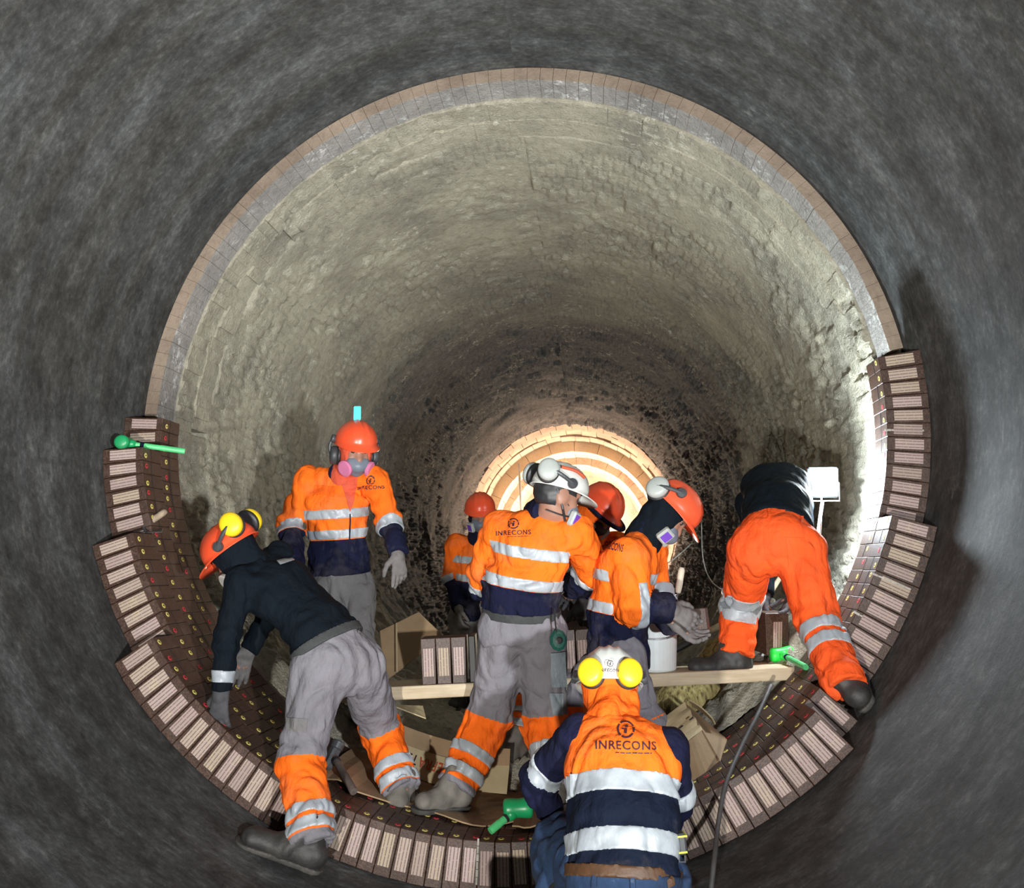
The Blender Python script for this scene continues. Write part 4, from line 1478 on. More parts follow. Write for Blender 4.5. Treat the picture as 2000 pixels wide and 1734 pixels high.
# 1 -- man bending on the left
G1 = cyl(588, 1692, 1.995); U1 = nrm((-G1[0], 0, -G1[2]))
J = dict(pel=at(655, 1285, 3.98), waist=at(622, 1225, 4.0), chest=at(545, 1150, 4.05), neck=at(482, 1102, 4.05), head=at(461, 1083, 4.03),
         sl=at(470, 1138, 3.93), sr=at(545, 1085, 4.2), el=at(444, 1250, 3.92), wl=at(432, 1350, 3.90), er=at(530, 1195, 4.33), wr=at(485, 1268, 4.28),
         hl=at(620, 1312, 3.93), hr=at(706, 1305, 4.06), kl=at(588, 1485, 3.86), al=G1 + U1 * .112, kr=at(742, 1425, 4.36), ar=at(783, 1538, 4.22),
         hdl=(-.08, .05, -1), hnl=(.1, 1, 0), hdr=(-.3, -.1, -.95), hnr=(.3, -.9, -.2), toel=(-.93, -.20, .30), toer=(.15, 1, 0), upl=U1, upr=(.2, 0, 1))
report(1, J)
p = Person(J, 'person bending over at the left in a dark navy shirt and grey and orange trousers', shoulder_lat=J['sl'] - J['sr'], seed=1.3,
           hf=(-.80, .15, -.57), hu=(-.56, -.08, .82), hands=dict(l=dict(curl=.35), r=dict(curl=.4)))
p.jacket('shirt', 'black_shirt', g=.006, hem=-.094, arm_cut=9, arm_bands=[('l', .865)], amp=.7, collar=True, cuff=1.0)
p.trousers('trousers', g=.016, waist=-.012, cut_k=.515, cut_hi=1.0, bands=dict(l=(.865, .955), r=(.865, .960)), ankle=1.07, amp=1.0, flare=.010)
p.belt('darkbelt', up=.075, g=.027)
strip(p, [(537, 1096), (590, 1082), (598, 1088), (545, 1105)], 4.05, 'retro', 'reflective_strip')
for xx in ((606, 1226), (690, 1207)):
    strip(p, [(xx[0], xx[1]), (xx[0] + 10, xx[1] - 3), (xx[0] + 17, xx[1] + 30), (xx[0] + 7, xx[1] + 33)], 3.95, 'greycloth', 'belt_loop', p.tbvh, p.tr, .008, 2, 5)
strip(p, [(560, 1400), (602, 1402), (600, 1432), (558, 1428)], 3.9, 'greycloth', 'pocket_flap', p.tbvh, p.tr, .006, 5, 4)
p.balaclava('black_shirt')
p.respirator('maskdark', 'strap', True)
p.helmet('helmet', peak=.05)
p.muffs((-.105, .085, .100), (-.25, 1, .15), 'muff', pivot=(-.01, .118, .055), r=(.050, .042), depth=.04)
p.glove('l', 'darkglove'); p.glove('r', 'glove')
p.boot('l', 'boot', L=.232, sc=1.10); p.boot('r', 'dusty', L=.21)

# 2 -- standing man behind the plank, left
J = dict(pel=at(664, 1150, 5.0), waist=at(661, 1090, 4.98), chest=at(655, 990, 4.95), neck=at(676, 925, 4.92), head=at(694, 881, 4.86),
         sl=at(733, 938, 4.90), sr=at(604, 938, 4.96), el=at(760, 1020, 4.93), wl=at(777, 1080, 4.80), er=at(568, 1020, 4.96), wr=at(574, 1098, 4.82),
         hl=at(693, 1160, 5.0), hr=at(634, 1160, 5.0), kl=at(703, 1275, 4.85), kr=at(640, 1272, 4.85), al=ank(706, 5.0), ar=ank(650, 5.0),
         hdl=(.14, -.1, -1), hnl=(-.6, .7, 0), hdr=(.05, -.3, -1), hnr=(.9, .3, 0), toel=(.3, -1, 0), toer=(-.2, -1, 0), upl=(0, 0, 1), upr=(0, 0, 1))
report(2, J)
p = Person(J, 'person standing at the left with a pink round respirator filter and grey gloves', seed=2.1, hf=(.46, -.84, -.24), hu=(.1, -.2, .95), hands=dict(l=dict(curl=.32, curls=(.12, .35, .55, .6)), r=dict(curl=.4)))
p.jacket('jacket', 'jacket', hem=-.095, cut_u=.275, arm_cut=.635, bands=(.305, .415), arm_bands=[('l', .60), ('r', .58)], g=.014)
p.trousers('greycloth', bands=(), cut_k=9)
strip(p, [(661, 925), (702, 925), (690, 985), (683, 1003)], 4.95, 'redshirt', 'shirt_front', off=.006, nx=8, ny=10)
strip(p, [(682, 1000), (684.5, 1000), (683, 1100), (681, 1100)], 4.95, 'navy', 'front_seam', off=.008, nx=1, ny=14)
for c in ([(612, 946), (655, 950), (655, 972), (612, 966)], [(703, 950), (735, 946), (735, 966), (703, 971)]):
    strip(p, c, 4.95, 'orange', 'chest_pocket', off=.006, nx=6, ny=4)
print_on(p, 'INRECONS', 724, 952, 4.5, .028, (1, 0, 0), (0, 0, 1), (0, 1, 0), emb_rad=.022, sub=False, off=.0105)
p.balaclava('redshirt')
p.respirator('mask', 'pink', True, 'strap')
p.helmet('helmet', rise=.056)
p.muffs((-.025, .098, -.03), (-.15, 1, 0), 'darkgrey', pivot=(-.03, .118, .06), r=(.046, .04))
mb = MB(); mb.box(p.H(-.02, .0, .205), (.040, .012, .075), nrm(p.sl), (0, 1, 0), (0, 0, 1), .003)
b = mb.build('marker_light', emit('cyan_marker_light', (.05, .62, .75), 2.2), p.hm)
mb = MB()
for k in range(6): mb.box(p.H(-.02, 0, .205) + nrm(p.sl) * (-.0165 + .0066 * k) + np.array([0, -.0065, 0]), (.0016, .002, .072), nrm(p.sl), (0, 1, 0), (0, 0, 1))
mb.build('marker_light_rib', M['mask'], p.hm)
p.glove('l', 'glove'); p.glove('r', 'glove')
p.boot('l', 'boot'); p.boot('r', 'boot')

# 3 -- man in the dark, further back
J = dict(pel=at(925, 1195, 6.85), waist=at(926, 1150, 6.83), chest=at(931, 1098, 6.8), neck=at(936, 1050, 6.78), head=at(938, 1003, 6.70),
         sl=at(984, 1062, 6.8), sr=at(889, 1062, 6.8), el=at(992, 1128, 6.85), wl=at(988, 1188, 6.75), er=at(881, 1128, 6.82), wr=at(896, 1186, 6.72),
         hl=at(947, 1205, 6.85), hr=at(905, 1205, 6.85), kl=at(950, 1290, 6.75), kr=at(905, 1290, 6.75), al=ank(952, 6.85), ar=ank(903, 6.85),
         hdl=(0, -.1, -1), hnl=(-1, 0, 0), hdr=(.18, -.1, -1), hnr=(1, .2, 0), toel=(.2, -1, 0), toer=(-.2, -1, 0), upl=(0, 0, 1), upr=(0, 0, 1))
report(3, J)
p = Person(J, 'person standing furthest back in the shade in an orange helmet', seed=3.7, hf=(.12, -.95, -.22), hu=(0, -.2, .97), h=.01)
p.jacket('jacket', 'jacket', hem=.04, cut_u=.235, arm_cut=.60, bands=(.262, .395), arm_bands=[('r', .555), ('l', .555)])
p.trousers('greycloth', bands=(), cut_k=9)
p.balaclava('navy')
p.respirator('mask', 'purple', False, 'black')
p.helmet('helmet', peak=.04)
p.glove('r', 'glove'); p.glove('l', 'glove')
p.boot('l'); p.boot('r')

# 4 -- man with the white helmet, back to us, centre
J = dict(pel=at(1018, 1208, 4.3), waist=at(1020, 1142, 4.27), chest=at(1036, 1068, 4.25), neck=at(1064, 1004, 4.24), head=at(1088, 970, 4.19),
         sl=at(975, 1034, 4.28), sr=at(1122, 1040, 4.22), el=at(947, 1118, 4.36), wl=at(952, 1195, 4.52), er=at(1158, 1112, 4.38), wr=at(1122, 1150, 4.58),
         hl=at(985, 1235, 4.3), hr=at(1056, 1235, 4.3), kl=at(957, 1400, 4.40), al=at(893, 1532, 4.26), kr=at(1066, 1400, 4.40), ar=at(1086, 1528, 4.25),
         hdl=(.2, .5, -.8), hnl=(.8, .3, 0), hdr=(-.3, .75, -.35), hnr=(-.5, .1, -.8), toel=(-.72, -.66, .05), toer=(.45, .9, 0), upl=(.12, 0, 1), upr=(0, 0, 1))
report(4, J)
p = Person(J, 'person in a white helmet seen from behind at the centre, legs apart', seed=4.4, hf=(.86, .42, -.26), hu=(.2, .1, .97), hip_lat=(-1, .05, 0), hands=dict(r=dict(curl=.35)))
p.jacket('jacket', 'jacket', hem=-.055, cut_u=.155, arm_cut=.66, bands=(.182, .322), arm_bands=[('r', .62), ('l', .62)], g=.026)
p.trousers('trousers', g=.022, waist=-.06, cut_k=.53, cut_hi=.985, bands=(.80, .92), ankle=1.05, flare=.004)
p.belt('darkbelt', up=.030, g=.038)
for xx in ((978, 1176), (1046, 1172)):
    strip(p, [(xx[0], xx[1]), (xx[0] + 7, xx[1]), (xx[0] + 9, xx[1] + 16), (xx[0] + 2, xx[1] + 16)], 4.2, 'greycloth', 'belt_loop', p.tbvh, p.tr, .010, 2, 4)
strip(p, [(1072, 1270), (1102, 1268), (1106, 1345), (1074, 1345)], 4.25, 'litcloth', 'cargo_pocket', p.tbvh, p.tr, .012, 6, 8)  # cargo pocket, with lamplight on it painted in as a pale colour
strip(p, [(1070, 1350), (1102, 1350), (1100, 1400), (1080, 1400)], 4.25, 'litcloth', 'side_face', p.tbvh, p.tr, .006, 6, 8)  # lamplight on the leg's side, laid on as a paler piece of cloth
print_on(p, 'INRECONS', 1003, 1041, 3.9, .030, (1, .0, .03), (-.05, .25, 1), (0, 1, -.05), emb_rad=.025, sub=True)
hr_ = cut(shift(ell(p.H(-.012, 0, .02), (p.f, p.l, p.u), (.106, .085, .108)), 0, lambda P: .006 * (vn(P * 60) - .5)), plane(p.H(.012, 0, 0), p.f), plane(p.H(0, 0, -.055), -p.u))
p.mesh('hair', hr_, M['black'])
p.respirator('mask', 'purple', False, 'black', hug=.010)
p.helmet('white')
p.muffs((-.105, .088, .085), (-.45, 1, .25), 'greyplastic', pivot=(.01, .118, .055), r=(.048, .042))
c0, c1 = p.H(.05, -.106, .10), p.H(-.05, -.106, .11)
mb = MB(); mb.tube(curve_pts([p.H(.075, -.082, .107), p.H(.02, -.098, .120), p.H(-.05, -.092, .118)], 10), .0075, 6); mb.build('helmet_stripe', M['redprint'], p.hm)
p.glove('l', 'glove'); p.glove('r', 'darkglove')
p.boot('l', 'dusty', L=.19); p.boot('r', 'dusty')
# pouch hanging from the belt
mb = MB()
c = at(1090, 1250, 4.12)
mb.lathe(c, (.25, -1, .1), [(.01, -.02), (.03, -.018), (.038, -.006), (.038, .008), (.028, .018), (.01, .02)], 10, (0, 0, 1), 1.25)
ps = mb.build('belt_pouch', M['teal'], p.o)
mb = MB(); mb.tube(curve_pts([at(1083, 1188, 4.14), at(1085, 1220, 4.12), at(1088, 1236, 4.11)], 8), .004, 6); mb.build('pouch_cord', M['black'], ps)
mb = MB(); mb.lathe(c + np.array([.005, -.02, .0]), (.25, -1, .1), [(.012, 0), (.016, .004), (.010, .006)], 10); mb.build('pouch_clip', M['black'], ps)

# 5 -- hooded man facing us, behind
J = dict(pel=at(1132, 1205, 5.42), waist=at(1140, 1155, 5.38), chest=at(1152, 1095, 5.30), neck=at(1152, 1042, 5.22), head=at(1168, 996, 5.12),
         sl=at(1204, 1066, 5.24), sr=at(1104, 1062, 5.28), el=at(1218, 1140, 5.15), wl=at(1160, 1180, 4.98), er=at(1100, 1135, 5.12), wr=at(1130, 1172, 4.93),
         hl=at(1160, 1215, 5.42), hr=at(1105, 1215, 5.42), kl=at(1165, 1330, 5.30), kr=at(1048, 1325, 5.28), al=ank(1172, 5.2), ar=ank(1006, 4.96),
         hdl=(-.8, -.3, -.2), hnl=(0, -.2, -1), hdr=(.2, -.6, -.5), hnr=(.4, .2, -.8), toel=(.2, -1, 0), toer=(-.5, -1, 0), upl=(0, 0, 1), upr=(0, 0, 1))
report(5, J)
p = Person(J, 'person in an orange hood and helmet looking down behind the white helmet', seed=5.2, hf=(.52, -.58, -.62), hu=(.52, -.22, .82))
p.jacket('jacket', 'jacket', hem=.02, cut_u=.16, arm_cut=.62, bands=(.19, .33), arm_bands=[('l', .58), ('r', .58)])
p.trousers('trousers', cut_k=.55, bands=(.80, .90))
print_on(p, 'INRECONS', 1176, 1064, 4.7, .030, (1, 0, .2), (-.2, 0, 1), (0, 1, 0), emb_rad=.022, sub=False)
p.balaclava('orange', name='hood', g=.022)
p.respirator('maskdark', 'purple', False, 'strap')
p.helmet('helmet', peak=.050)
f, u = p.hfr[:2]
mb = MB()
pts = [p.hc + (p.hfr[0] * (.142 + .050 * max(0, math.cos(a)) ** 2.2) * math.cos(a) + p.hfr[1] * (.120 + .05 * max(0, math.cos(a)) ** 2.2) * math.sin(a) - p.hfr[2] * .026) for a in np.linspace(-1.9, 1.9, 26)] if False else \
      [p.hc + p.hfr[0] * (.140 + .052 * max(0, math.cos(a)) ** 2.2) * math.cos(a) + np.cross(p.hfr[1], p.hfr[0]) * (.117 + .045 * max(0, math.cos(a)) ** 2.2) * math.sin(a) - p.hfr[1] * .030 for a in np.linspace(-1.9, 1.9, 26)]
mb.tube(pts, .012, 8); mb.build('brim_edging', M['navy'], p.hm, smooth=True)
p.glove('r', 'darkglove'); p.glove('l', 'darkglove')
p.boot('l'); p.boot('r', 'dusty')

# 6 -- man in profile holding a brick
J = dict(pel=at(1207, 1262, 4.47), waist=at(1206, 1200, 4.46), chest=at(1222, 1115, 4.45), neck=at(1262, 1046, 4.46), head=at(1303, 1001, 4.45),
         sl=at(1268, 1086, 4.63), sr=at(1226, 1090, 4.29), el=at(1284, 1180, 4.66), wl=at(1314, 1216, 4.46), er=at(1240, 1188, 4.26), wr=at(1306, 1188, 4.32),
         hl=at(1192, 1285, 4.57), hr=at(1216, 1285, 4.37), kl=at(1128, 1352, 4.72), kr=at(1262, 1408, 4.34), al=ank(1118, 4.5), ar=ank(1240, 4.36),
         hdl=(.80, .05, -.55), hnl=(.25, -.65, .70), hdr=(.86, .22, -.45), hnr=(.1, .85, -.4), toel=(1, .1, 0), toer=(1, -.2, 0), upl=(0, 0, 1), upr=(0, 0, 1))
J = {k: (CAM + (np.asarray(v) - CAM) * .975 if k[0] != 't' and k[:2] not in ('hd', 'hn', 'up') else v) for k, v in J.items()}
report(6, J)
p = Person(J, 'person in profile with grey ear muffs, holding a brick in gloved hands', seed=6.6, hf=(.68, -.12, -.72), hu=(.72, 0, .68), hip_lat=(-.1, 1, 0), hands=dict(r=dict(curl=.45, thumb=.35)))
p.jacket('jacket', 'jacket', hem=.085, cut_u=.155, arm_cut=.66, bands=(.182, .325), arm_bands=[('r', .615), ('l', .615)], g=.026)
p.trousers('trousers', g=.006, cut_k=.56, bands=(.80, .90))
print_on(p, 'INRECONS', 1197, 1068, 4.0, .045, (.35, -.9, -.1), (.25, 0, .95), (.75, .65, 0), emb_rad=.022, sub=False)
p.balaclava('black_shirt')
p.respirator('mask', 'purple', False, 'strap')
p.helmet('helmet')
p.muffs((-.098, .098, .040), (-.35, 1, .1), 'greyplastic', pivot=(-.005, .116, .098), r=(.050, .042))
p.glove('r', 'glove'); p.glove('l', 'glove')
p.boot('l'); p.boot('r')

# 7 -- man bending away on the right
G7 = pol(50.6, 1.985, 4.075); U7 = nrm((-G7[0], 0, -G7[2]))
J = dict(pel=at(1516, 1048, 4.42), waist=at(1518, 990, 4.60), chest=at(1516, 952, 4.86), neck=at(1515, 985, 5.12), head=at(1515, 1045, 5.18),
         sl=at(1462, 985, 5.0), sr=at(1560, 985, 5.0), el=at(1486, 1090, 5.08), wl=at(1492, 1160, 4.95), er=at(1572, 1092, 5.05), wr=at(1552, 1160, 4.90),
         hl=at(1468, 1078, 4.44), hr=at(1566, 1078, 4.40), kl=at(1449, 1172, 4.74), al=at(1437, 1275, 4.66), kr=at(1594, 1205, 4.33), ar=G7 + U7 * .112,
         hdl=(.05, -.3, -1), hnl=(.9, -.2, 0), hdr=(-.55, -.25, -.75), hnr=(-.7, -.1, .5), toel=(-1, .06, .02), toer=(.15, .9, .2), upl=(0, 0, 1), upr=U7)
report(7, J)
p = Person(J, 'person bending away at the right in plain orange trousers and a dark top', seed=7.9, hf=(0, .35, -.93), hu=(0, .93, .35), hands=dict(r=dict(curl=.3, spread=.2)))
p.jacket('shirt', 'black_shirt', g=.012, hem=-.06, arm_cut=9, amp=.5, collar=False)
p.trousers('orange_trousers', g=.020, waist=-.045, cut_k=9, bands=dict(l=(.53, .675), r=(.585, .70)), ankle=1.04, amp=.9, flare=.002, band_w=.056)
p.belt('darkbelt', up=.06, g=.010, w=.045)
for xx in ((1437, 1000), (1499, 990), (1560, 1000)):
    strip(p, [(xx[0], xx[1]), (xx[0] + 6, xx[1]), (xx[0] + 8, xx[1] + 24), (xx[0] + 2, xx[1] + 24)], 4.35, 'orange_trousers', 'belt_loop', p.tbvh, p.tr, .010, 2, 5)
strip(p, [(1532, 1046), (1574, 1048), (1572, 1110), (1540, 1112)], 4.35, 'orange_trousers', 'back_pocket', p.tbvh, p.tr, .006, 6, 6)
p.glove('l', 'darkglove'); p.glove('r', 'darkglove')
p.boot('l', 'boot', L=.215, shaft=.12); p.boot('r', 'boot')

# 8 -- kneeling man in the vest, nearest
J = dict(pel=at(1216, 1690, 2.98), waist=at(1217, 1610, 3.02), chest=at(1214, 1495, 3.13), neck=at(1194, 1410, 3.26), head=at(1190, 1352, 3.34),
         sl=at(1128, 1440, 3.20), sr=at(1302, 1462, 3.14), el=at(1048, 1520, 3.34), wl=at(1074, 1590, 3.36), er=at(1318, 1560, 3.22), wr=at(1290, 1640, 3.36),
         hl=at(1172, 1705, 3.0), hr=at(1268, 1705, 2.98), kl=at(1094, 1650, 3.28), al=at(1100, 1775, 3.12), kr=at(1290, 1760, 3.25), ar=at(1300, 1800, 2.92),
         hdl=(.55, .55, -.2), hnl=(0, .1, -1), hdr=(-.3, .6, -.6), hnr=(-.6, 0, -.6), toel=(-.2, 1, 0), toer=(0, -.6, -.6), upl=(0, 0, 1), upr=(0, .8, .4))
report(8, J)
p = Person(J, 'person crouching nearest the camera in an orange and navy vest, white helmet and blue jeans', seed=8.3, hf=(-.02, .95, -.28), hu=(0, .27, .96), size=1.0, hands=dict(l=dict(curl=.55)))
p.jacket('shirt', 'navy', g=.008, hem=.0, arm_cut=9, arm_bands=[('l', .50), ('r', .42)], amp=.8, collar=False)
p.jacket('vest', 'vest', g=.024, hem=.018, cut_u=.185, arm_cut=9, bands=(.045, .215), arms='', amp=1.0, collar=False, band_w=.066, inset=.20)
# edging and print on the vest
print_on(p, 'INRECONS', 1222, 1457, 2.7, .036, (1, 0, 0), (0, .28, .96), (0, 1, .06), emb_rad=.028)
p.trousers('jeans', g=.018, bands=(), cut_k=9, waist=-.125, amp=1.0)
p.belt('belt', up=-.024, g=.036, w=.036)
strip(p, [(1300, 1718), (1316, 1706), (1318, 1728), (1303, 1736)], 2.9, 'belt', 'leather_patch', p.tbvh, p.tr, .004, 3, 3)
for xx in ((1232, 1706), (1158, 1700)):
    strip(p, [(xx[0], xx[1]), (xx[0] + 9, xx[1]), (xx[0] + 9, xx[1] + 34), (xx[0], xx[1] + 34)], 2.9, 'jeans', 'belt_loop', p.tbvh, p.tr, .012, 2, 5)
p.balaclava('orange', name='neck_warmer', g=.014)
fr = union([cone(J['neck'] - nrm(J['head'] - J['neck']) * .02, J['neck'] + nrm(J['head'] - J['neck']) * .075, .108, .095)], .01)
p.mesh('hood_roll', shift(fr, 0, folds([(J['neck'], nrm(J['head'] - J['neck']), .1)], 4.2, 1.6)), M['orange'])
p.helmet('white')
p.muffs((-.120, .064, .045), (-1, .28, .12), 'muff', pivot=(-.01, .118, .05), r=(.044, .042), depth=.036)
V, Fs = text_mesh('INRECONS', .014)
V, Fs = put_print(V, Fs, p.H(-.152, 0, .048), nrm(np.cross(p.f, p.u)), p.u)
mk('helmet_print', np.array(V), Fs, M['logo'], p.hm)
V, Fs = emblem_mesh(.011); V, Fs = put_print(V, Fs, p.H(-.150, 0, .072), nrm(np.cross(p.f, p.u)), p.u); mk('helmet_print', np.array(V), Fs, M['logo'], p.hm)
p.glove('l', 'darkglove'); p.glove('r', 'darkglove')
p.boot('l', 'boot'); p.boot('r', 'boot')
# tape measure on his belt
mb = MB(); c = at(1330, 1645, 2.96); mb.box(c, (.026, .05, .062), (1, .1, .1), (-.1, 1, 0), bevel=.006); tm = mb.build('tape_measure', M['darkgrey'], p.o)
for dz in (.024, -.022):
    mb = MB(); mb.box(c + np.array([0, 0, dz]), (.028, .052, .005), (1, .1, .1), (-.1, 1, 0)); mb.build('lime_strip', M['limes'], tm)
mb = MB(); mb.tube([c + np.array([-.008, -.02, -.031]), c + np.array([-.008, -.02, -.05]), c + np.array([.010, -.02, -.05]), c + np.array([.010, -.02, -.031])], .003, 6); mb.build('clip', M['steel'], tm)
# ================================================================ THINGS
# ---- plank across the kiln
PL = at(560, 1352, 4.42); PRt = at(1552, 1302, 4.62)
pax = nrm(PRt - PL); pay = nrm(np.array([-pax[1], pax[0], 0])); paz = np.cross(pax, pay)
PLEN = np.linalg.norm(PRt - PL)
PW, PT = .27, .062
mb = MB(); mb.box((PL + PRt) / 2 + pay * PW / 2 - paz * PT / 2, (PLEN, PW, PT), pax, pay, paz, .004)
plank = mb.build('plank', M['wood'], label='thick pale wooden plank laid across the kiln as a work stage', cat='plank')


def on_plank(px, d):
    """point on the plank's top, under pixel column px, d metres behind its front edge"""
    best = None
    for t in np.linspace(0, PLEN, 600):
        q = PL + pax * t + pay * d
        v = q - CAM; x = 1000 + F * (v @ RGT) / (v @ FWD)
        if best is None or abs(x - px) < best[0]: best = (abs(x - px), q)
    return best[1]


# ---- bricks standing on the plank
def loose_brick(name, c, ax, ay, az, label, group=None, size=(.068, .198, .20), cards=True, dot=None):
    """wedge brick: ax across its thickness, ay along its 198 mm, az its height; c = middle of the base"""
    e = empty(name, c, label, 'brick', group)
    w, d, h = size
    V = []; k = .92
    for z, s_ in ((0, k), (h, 1)):
        for x, y in ((-1, -1), (1, -1), (1, 1), (-1, 1)):
            V.append(np.asarray(c) + ax * x * w / 2 * s_ + ay * y * d / 2 + az * z)
    bm = bmesh.new(); vs = [bm.verts.new(v) for v in V]
    for f in ((0, 3, 2, 1), (4, 5, 6, 7), (0, 1, 5, 4), (1, 2, 6, 5), (2, 3, 7, 6), (3, 0, 4, 7)): bm.faces.new([vs[i] for i in f])
    bmesh.ops.recalc_face_normals(bm, faces=bm.faces)
    bmesh.ops.bevel(bm, geom=bm.edges[:], offset=.0025, segments=1, affect='EDGES')
    V = [np.array(v.co) for v in bm.verts]; bm.verts.index_update(); Fs = [[v.index for v in f.verts] for f in bm.faces]; bm.free()
    mk('body', np.array(V), Fs, M['brick'], e)
    if cards:
        q = bpy.data.objects.new('printed_card', CARD); COL.objects.link(q); q.parent = e
        Mx = Matrix(((ax[0], ay[0], az[0]), (ax[1], ay[1], az[1]), (ax[2], ay[2], az[2])))
        q.rotation_euler = Mx.to_euler(); q.location = -ay * (d / 2 + .0012) + az * h * .48
    if dot is not None:
        q = bpy.data.objects.new('round_sticker', DOTR); COL.objects.link(q); q.parent = e
        z_ = nrm(dot[1]); x_ = nrm(np.cross([0, 0, 1], z_)); y_ = np.cross(z_, x_)
        q.rotation_euler = Matrix(((x_[0], y_[0], z_[0]), (x_[1], y_[1], z_[1]), (x_[2], y_[2], z_[2]))).to_euler(); q.location = np.asarray(dot[0]) - np.asarray(c)
    return e


for i, (px, lb) in enumerate(((843, 'leftmost of the three brown bricks standing upright on the plank'), (872, 'middle one of the three brown bricks standing upright on the plank'), (901, 'rightmost of the three brown bricks standing upright on the plank'))):
    loose_brick('refractory_brick', on_plank(px, .115), pax, pay, paz, lb, 'bricks standing on the plank', size=(.072, .198, .218))
for i, (px, lb) in enumerate(((1112, 'dark brown brick on the plank right beside the grey trousers of the white-helmet man'), (1140, 'dark brown brick on the plank between two men, nearer the crouching man'))):
    loose_brick('refractory_brick', on_plank(px, .125), pax, pay, paz, lb, 'bricks standing on the plank', size=(.066, .198, .225))
# dark carrying tray beside the three bricks
mb = MB(); c = on_plank(926, .13)
mb.box(c + paz * .11, (.03, .22, .22), pax, pay, paz, .003)
t = mb.build('brick_tray', M['black'], label='narrow black carrying tray standing right of the three bricks on the plank', cat='tray')
mb = MB(); mb.tube([c + paz * .222 + pay * -.1 + pax * .016, c + paz * .01 + pay * -.112 + pax * .016], .003, 6); mb.build('metal_edge', M['steel'], t)

# ---- bricks in hands
loose_brick('held_brick', at(1352, 1238, 4.42), nrm((.25, 1, 0)), nrm((1, -.25, .1)), nrm((-.1, 0, 1)), 'brown brick with a red round sticker held by the man in profile', size=(.070, .16, .115), cards=False, dot=(at(1357, 1204, 4.353) , (.2, -1, 0.0)))
loose_brick('held_brick', at(1500, 1272, 4.92), nrm((.9, .3, 0)), nrm((-.3, .9, .1)), nrm((0, -.1, 1)), 'large brown brick lowered between the orange-trousered legs', size=(.13, .2, .21), cards=True)

# ---- bucket with trowel
bc = on_plank(1276, .15)
e = empty('bucket', bc, 'white plastic bucket on the plank behind the man in profile', 'bucket')
mb = MB(); mb.lathe(bc, (0, 0, 1), [(.02, .002), (.105, 0), (.112, .01), (.122, .25), (.128, .252), (.128, .272), (.122, .274), (.117, .262), (.104, .02), (.02, .016)], 36, close=False)
mb.build('body', M['bucket'], e, smooth=False)
mb = MB(); mb.lathe(bc, (0, 0, 1), [(.01, .215), (.113, .215)], 30, close=False); mb.build('mortar', M['dust'], e)
mb = MB(); mb.tube(curve_pts([bc + np.array([-.127, 0, .25]), bc + np.array([-.08, -.12, .17]), bc + np.array([.08, -.12, .17]), bc + np.array([.127, 0, .25])], 20), .0035, 6); mb.build('bail', M['steel'], e)
h0 = at(1324, 1158, 4.60); h1 = at(1332, 1108, 4.60)
e = empty('trowel', h0, 'cream-handled trowel sticking up out of the white bucket', 'trowel')
mb = MB(); mb.tube(curve_pts([h0, h0 * .6 + h1 * .4, h1], 10), [.012, .014, .015, .016, .0165, .0165, .016, .016, .0165, .016, .012][:11], 12); mb.build('handle', M['cream'], e, smooth=True)
mb = MB(); tip = at(1292, 1172, 4.60); mb.tube([h0 + (h1 - h0) * .05, at(1322, 1166, 4.60), at(1312, 1164, 4.60)], .006, 8); mb.build('tang', M['steel'], e)
mb = MB(); a = at(1316, 1162, 4.60); mb.box((a + tip) / 2, (np.linalg.norm(a - tip) * 1.3, .09, .003), nrm(a - tip), (0, 1, 0)); mb.box((a + tip) / 2 + np.array([-.03, 0, -.05]), (.03, .05, .12), nrm(a - tip), (0, 1, 0)); mb.build('blade', M['steel'], e)


# ---- mallets and hammers
def mallet(hc, axis, grip_from, grip_to, label, hm, gm, hl=.115, hr=.036, gr=.0135, collar='navy', name='mallet'):
    e = empty(name, np.minimum(hc, grip_to), label, 'mallet' if name == 'mallet' else 'hammer')
    axis = nrm(axis)
    mb = MB()
    if name == 'mallet':
        mb.lathe(hc, axis, [(hr * .6, -hl / 2), (hr * .92, -hl / 2 + .006), (hr, -hl / 2 + .016), (hr * .97, -hl * .2), (hr * .90, 0), (hr * .97, hl * .2), (hr, hl / 2 - .016), (hr * .92, hl / 2 - .006), (hr * .6, hl / 2)], 22)
        mb.lathe(hc, nrm(grip_to - hc), [(hr * .62, .0), (hr * .62, hr * 1.05), (gr * 1.35, hr * 1.5)], 16)
    else:
        q = nrm(np.cross(axis, grip_to - hc)); w = np.cross(axis, q)
        mb.box(hc, (hl, .045, .045), axis, q, w, .010)
        mb.lathe(hc + axis * hl * .34, axis, [(.022, -.02), (.030, -.012), (.031, .016), (.026, .022)], 16)
    mb.build('head', M[hm], e, smooth=name == 'mallet')
    mb = MB()
    n = 12; g = [grip_from + (grip_to - grip_from) * k / n for k in range(n + 1)]
    prof = [gr * (1.0 if k > 2 else .85) * (1.08 if 6 < k < 12 else 1) for k in range(n + 1)]
    mb.tube(g, prof, 14); mb.build('handle', M[gm], e, smooth=False)
    mb = MB(); d = nrm(grip_to - grip_from); L_ = np.linalg.norm(grip_to - grip_from)
    mb.lathe(grip_from + d * L_ * .14, d, [(gr * .9, 0), (gr * 1.16, .001), (gr * 1.16, .018), (gr * .9, .019)], 14, close=False); mb.build('collar', M[collar], e)
    return e


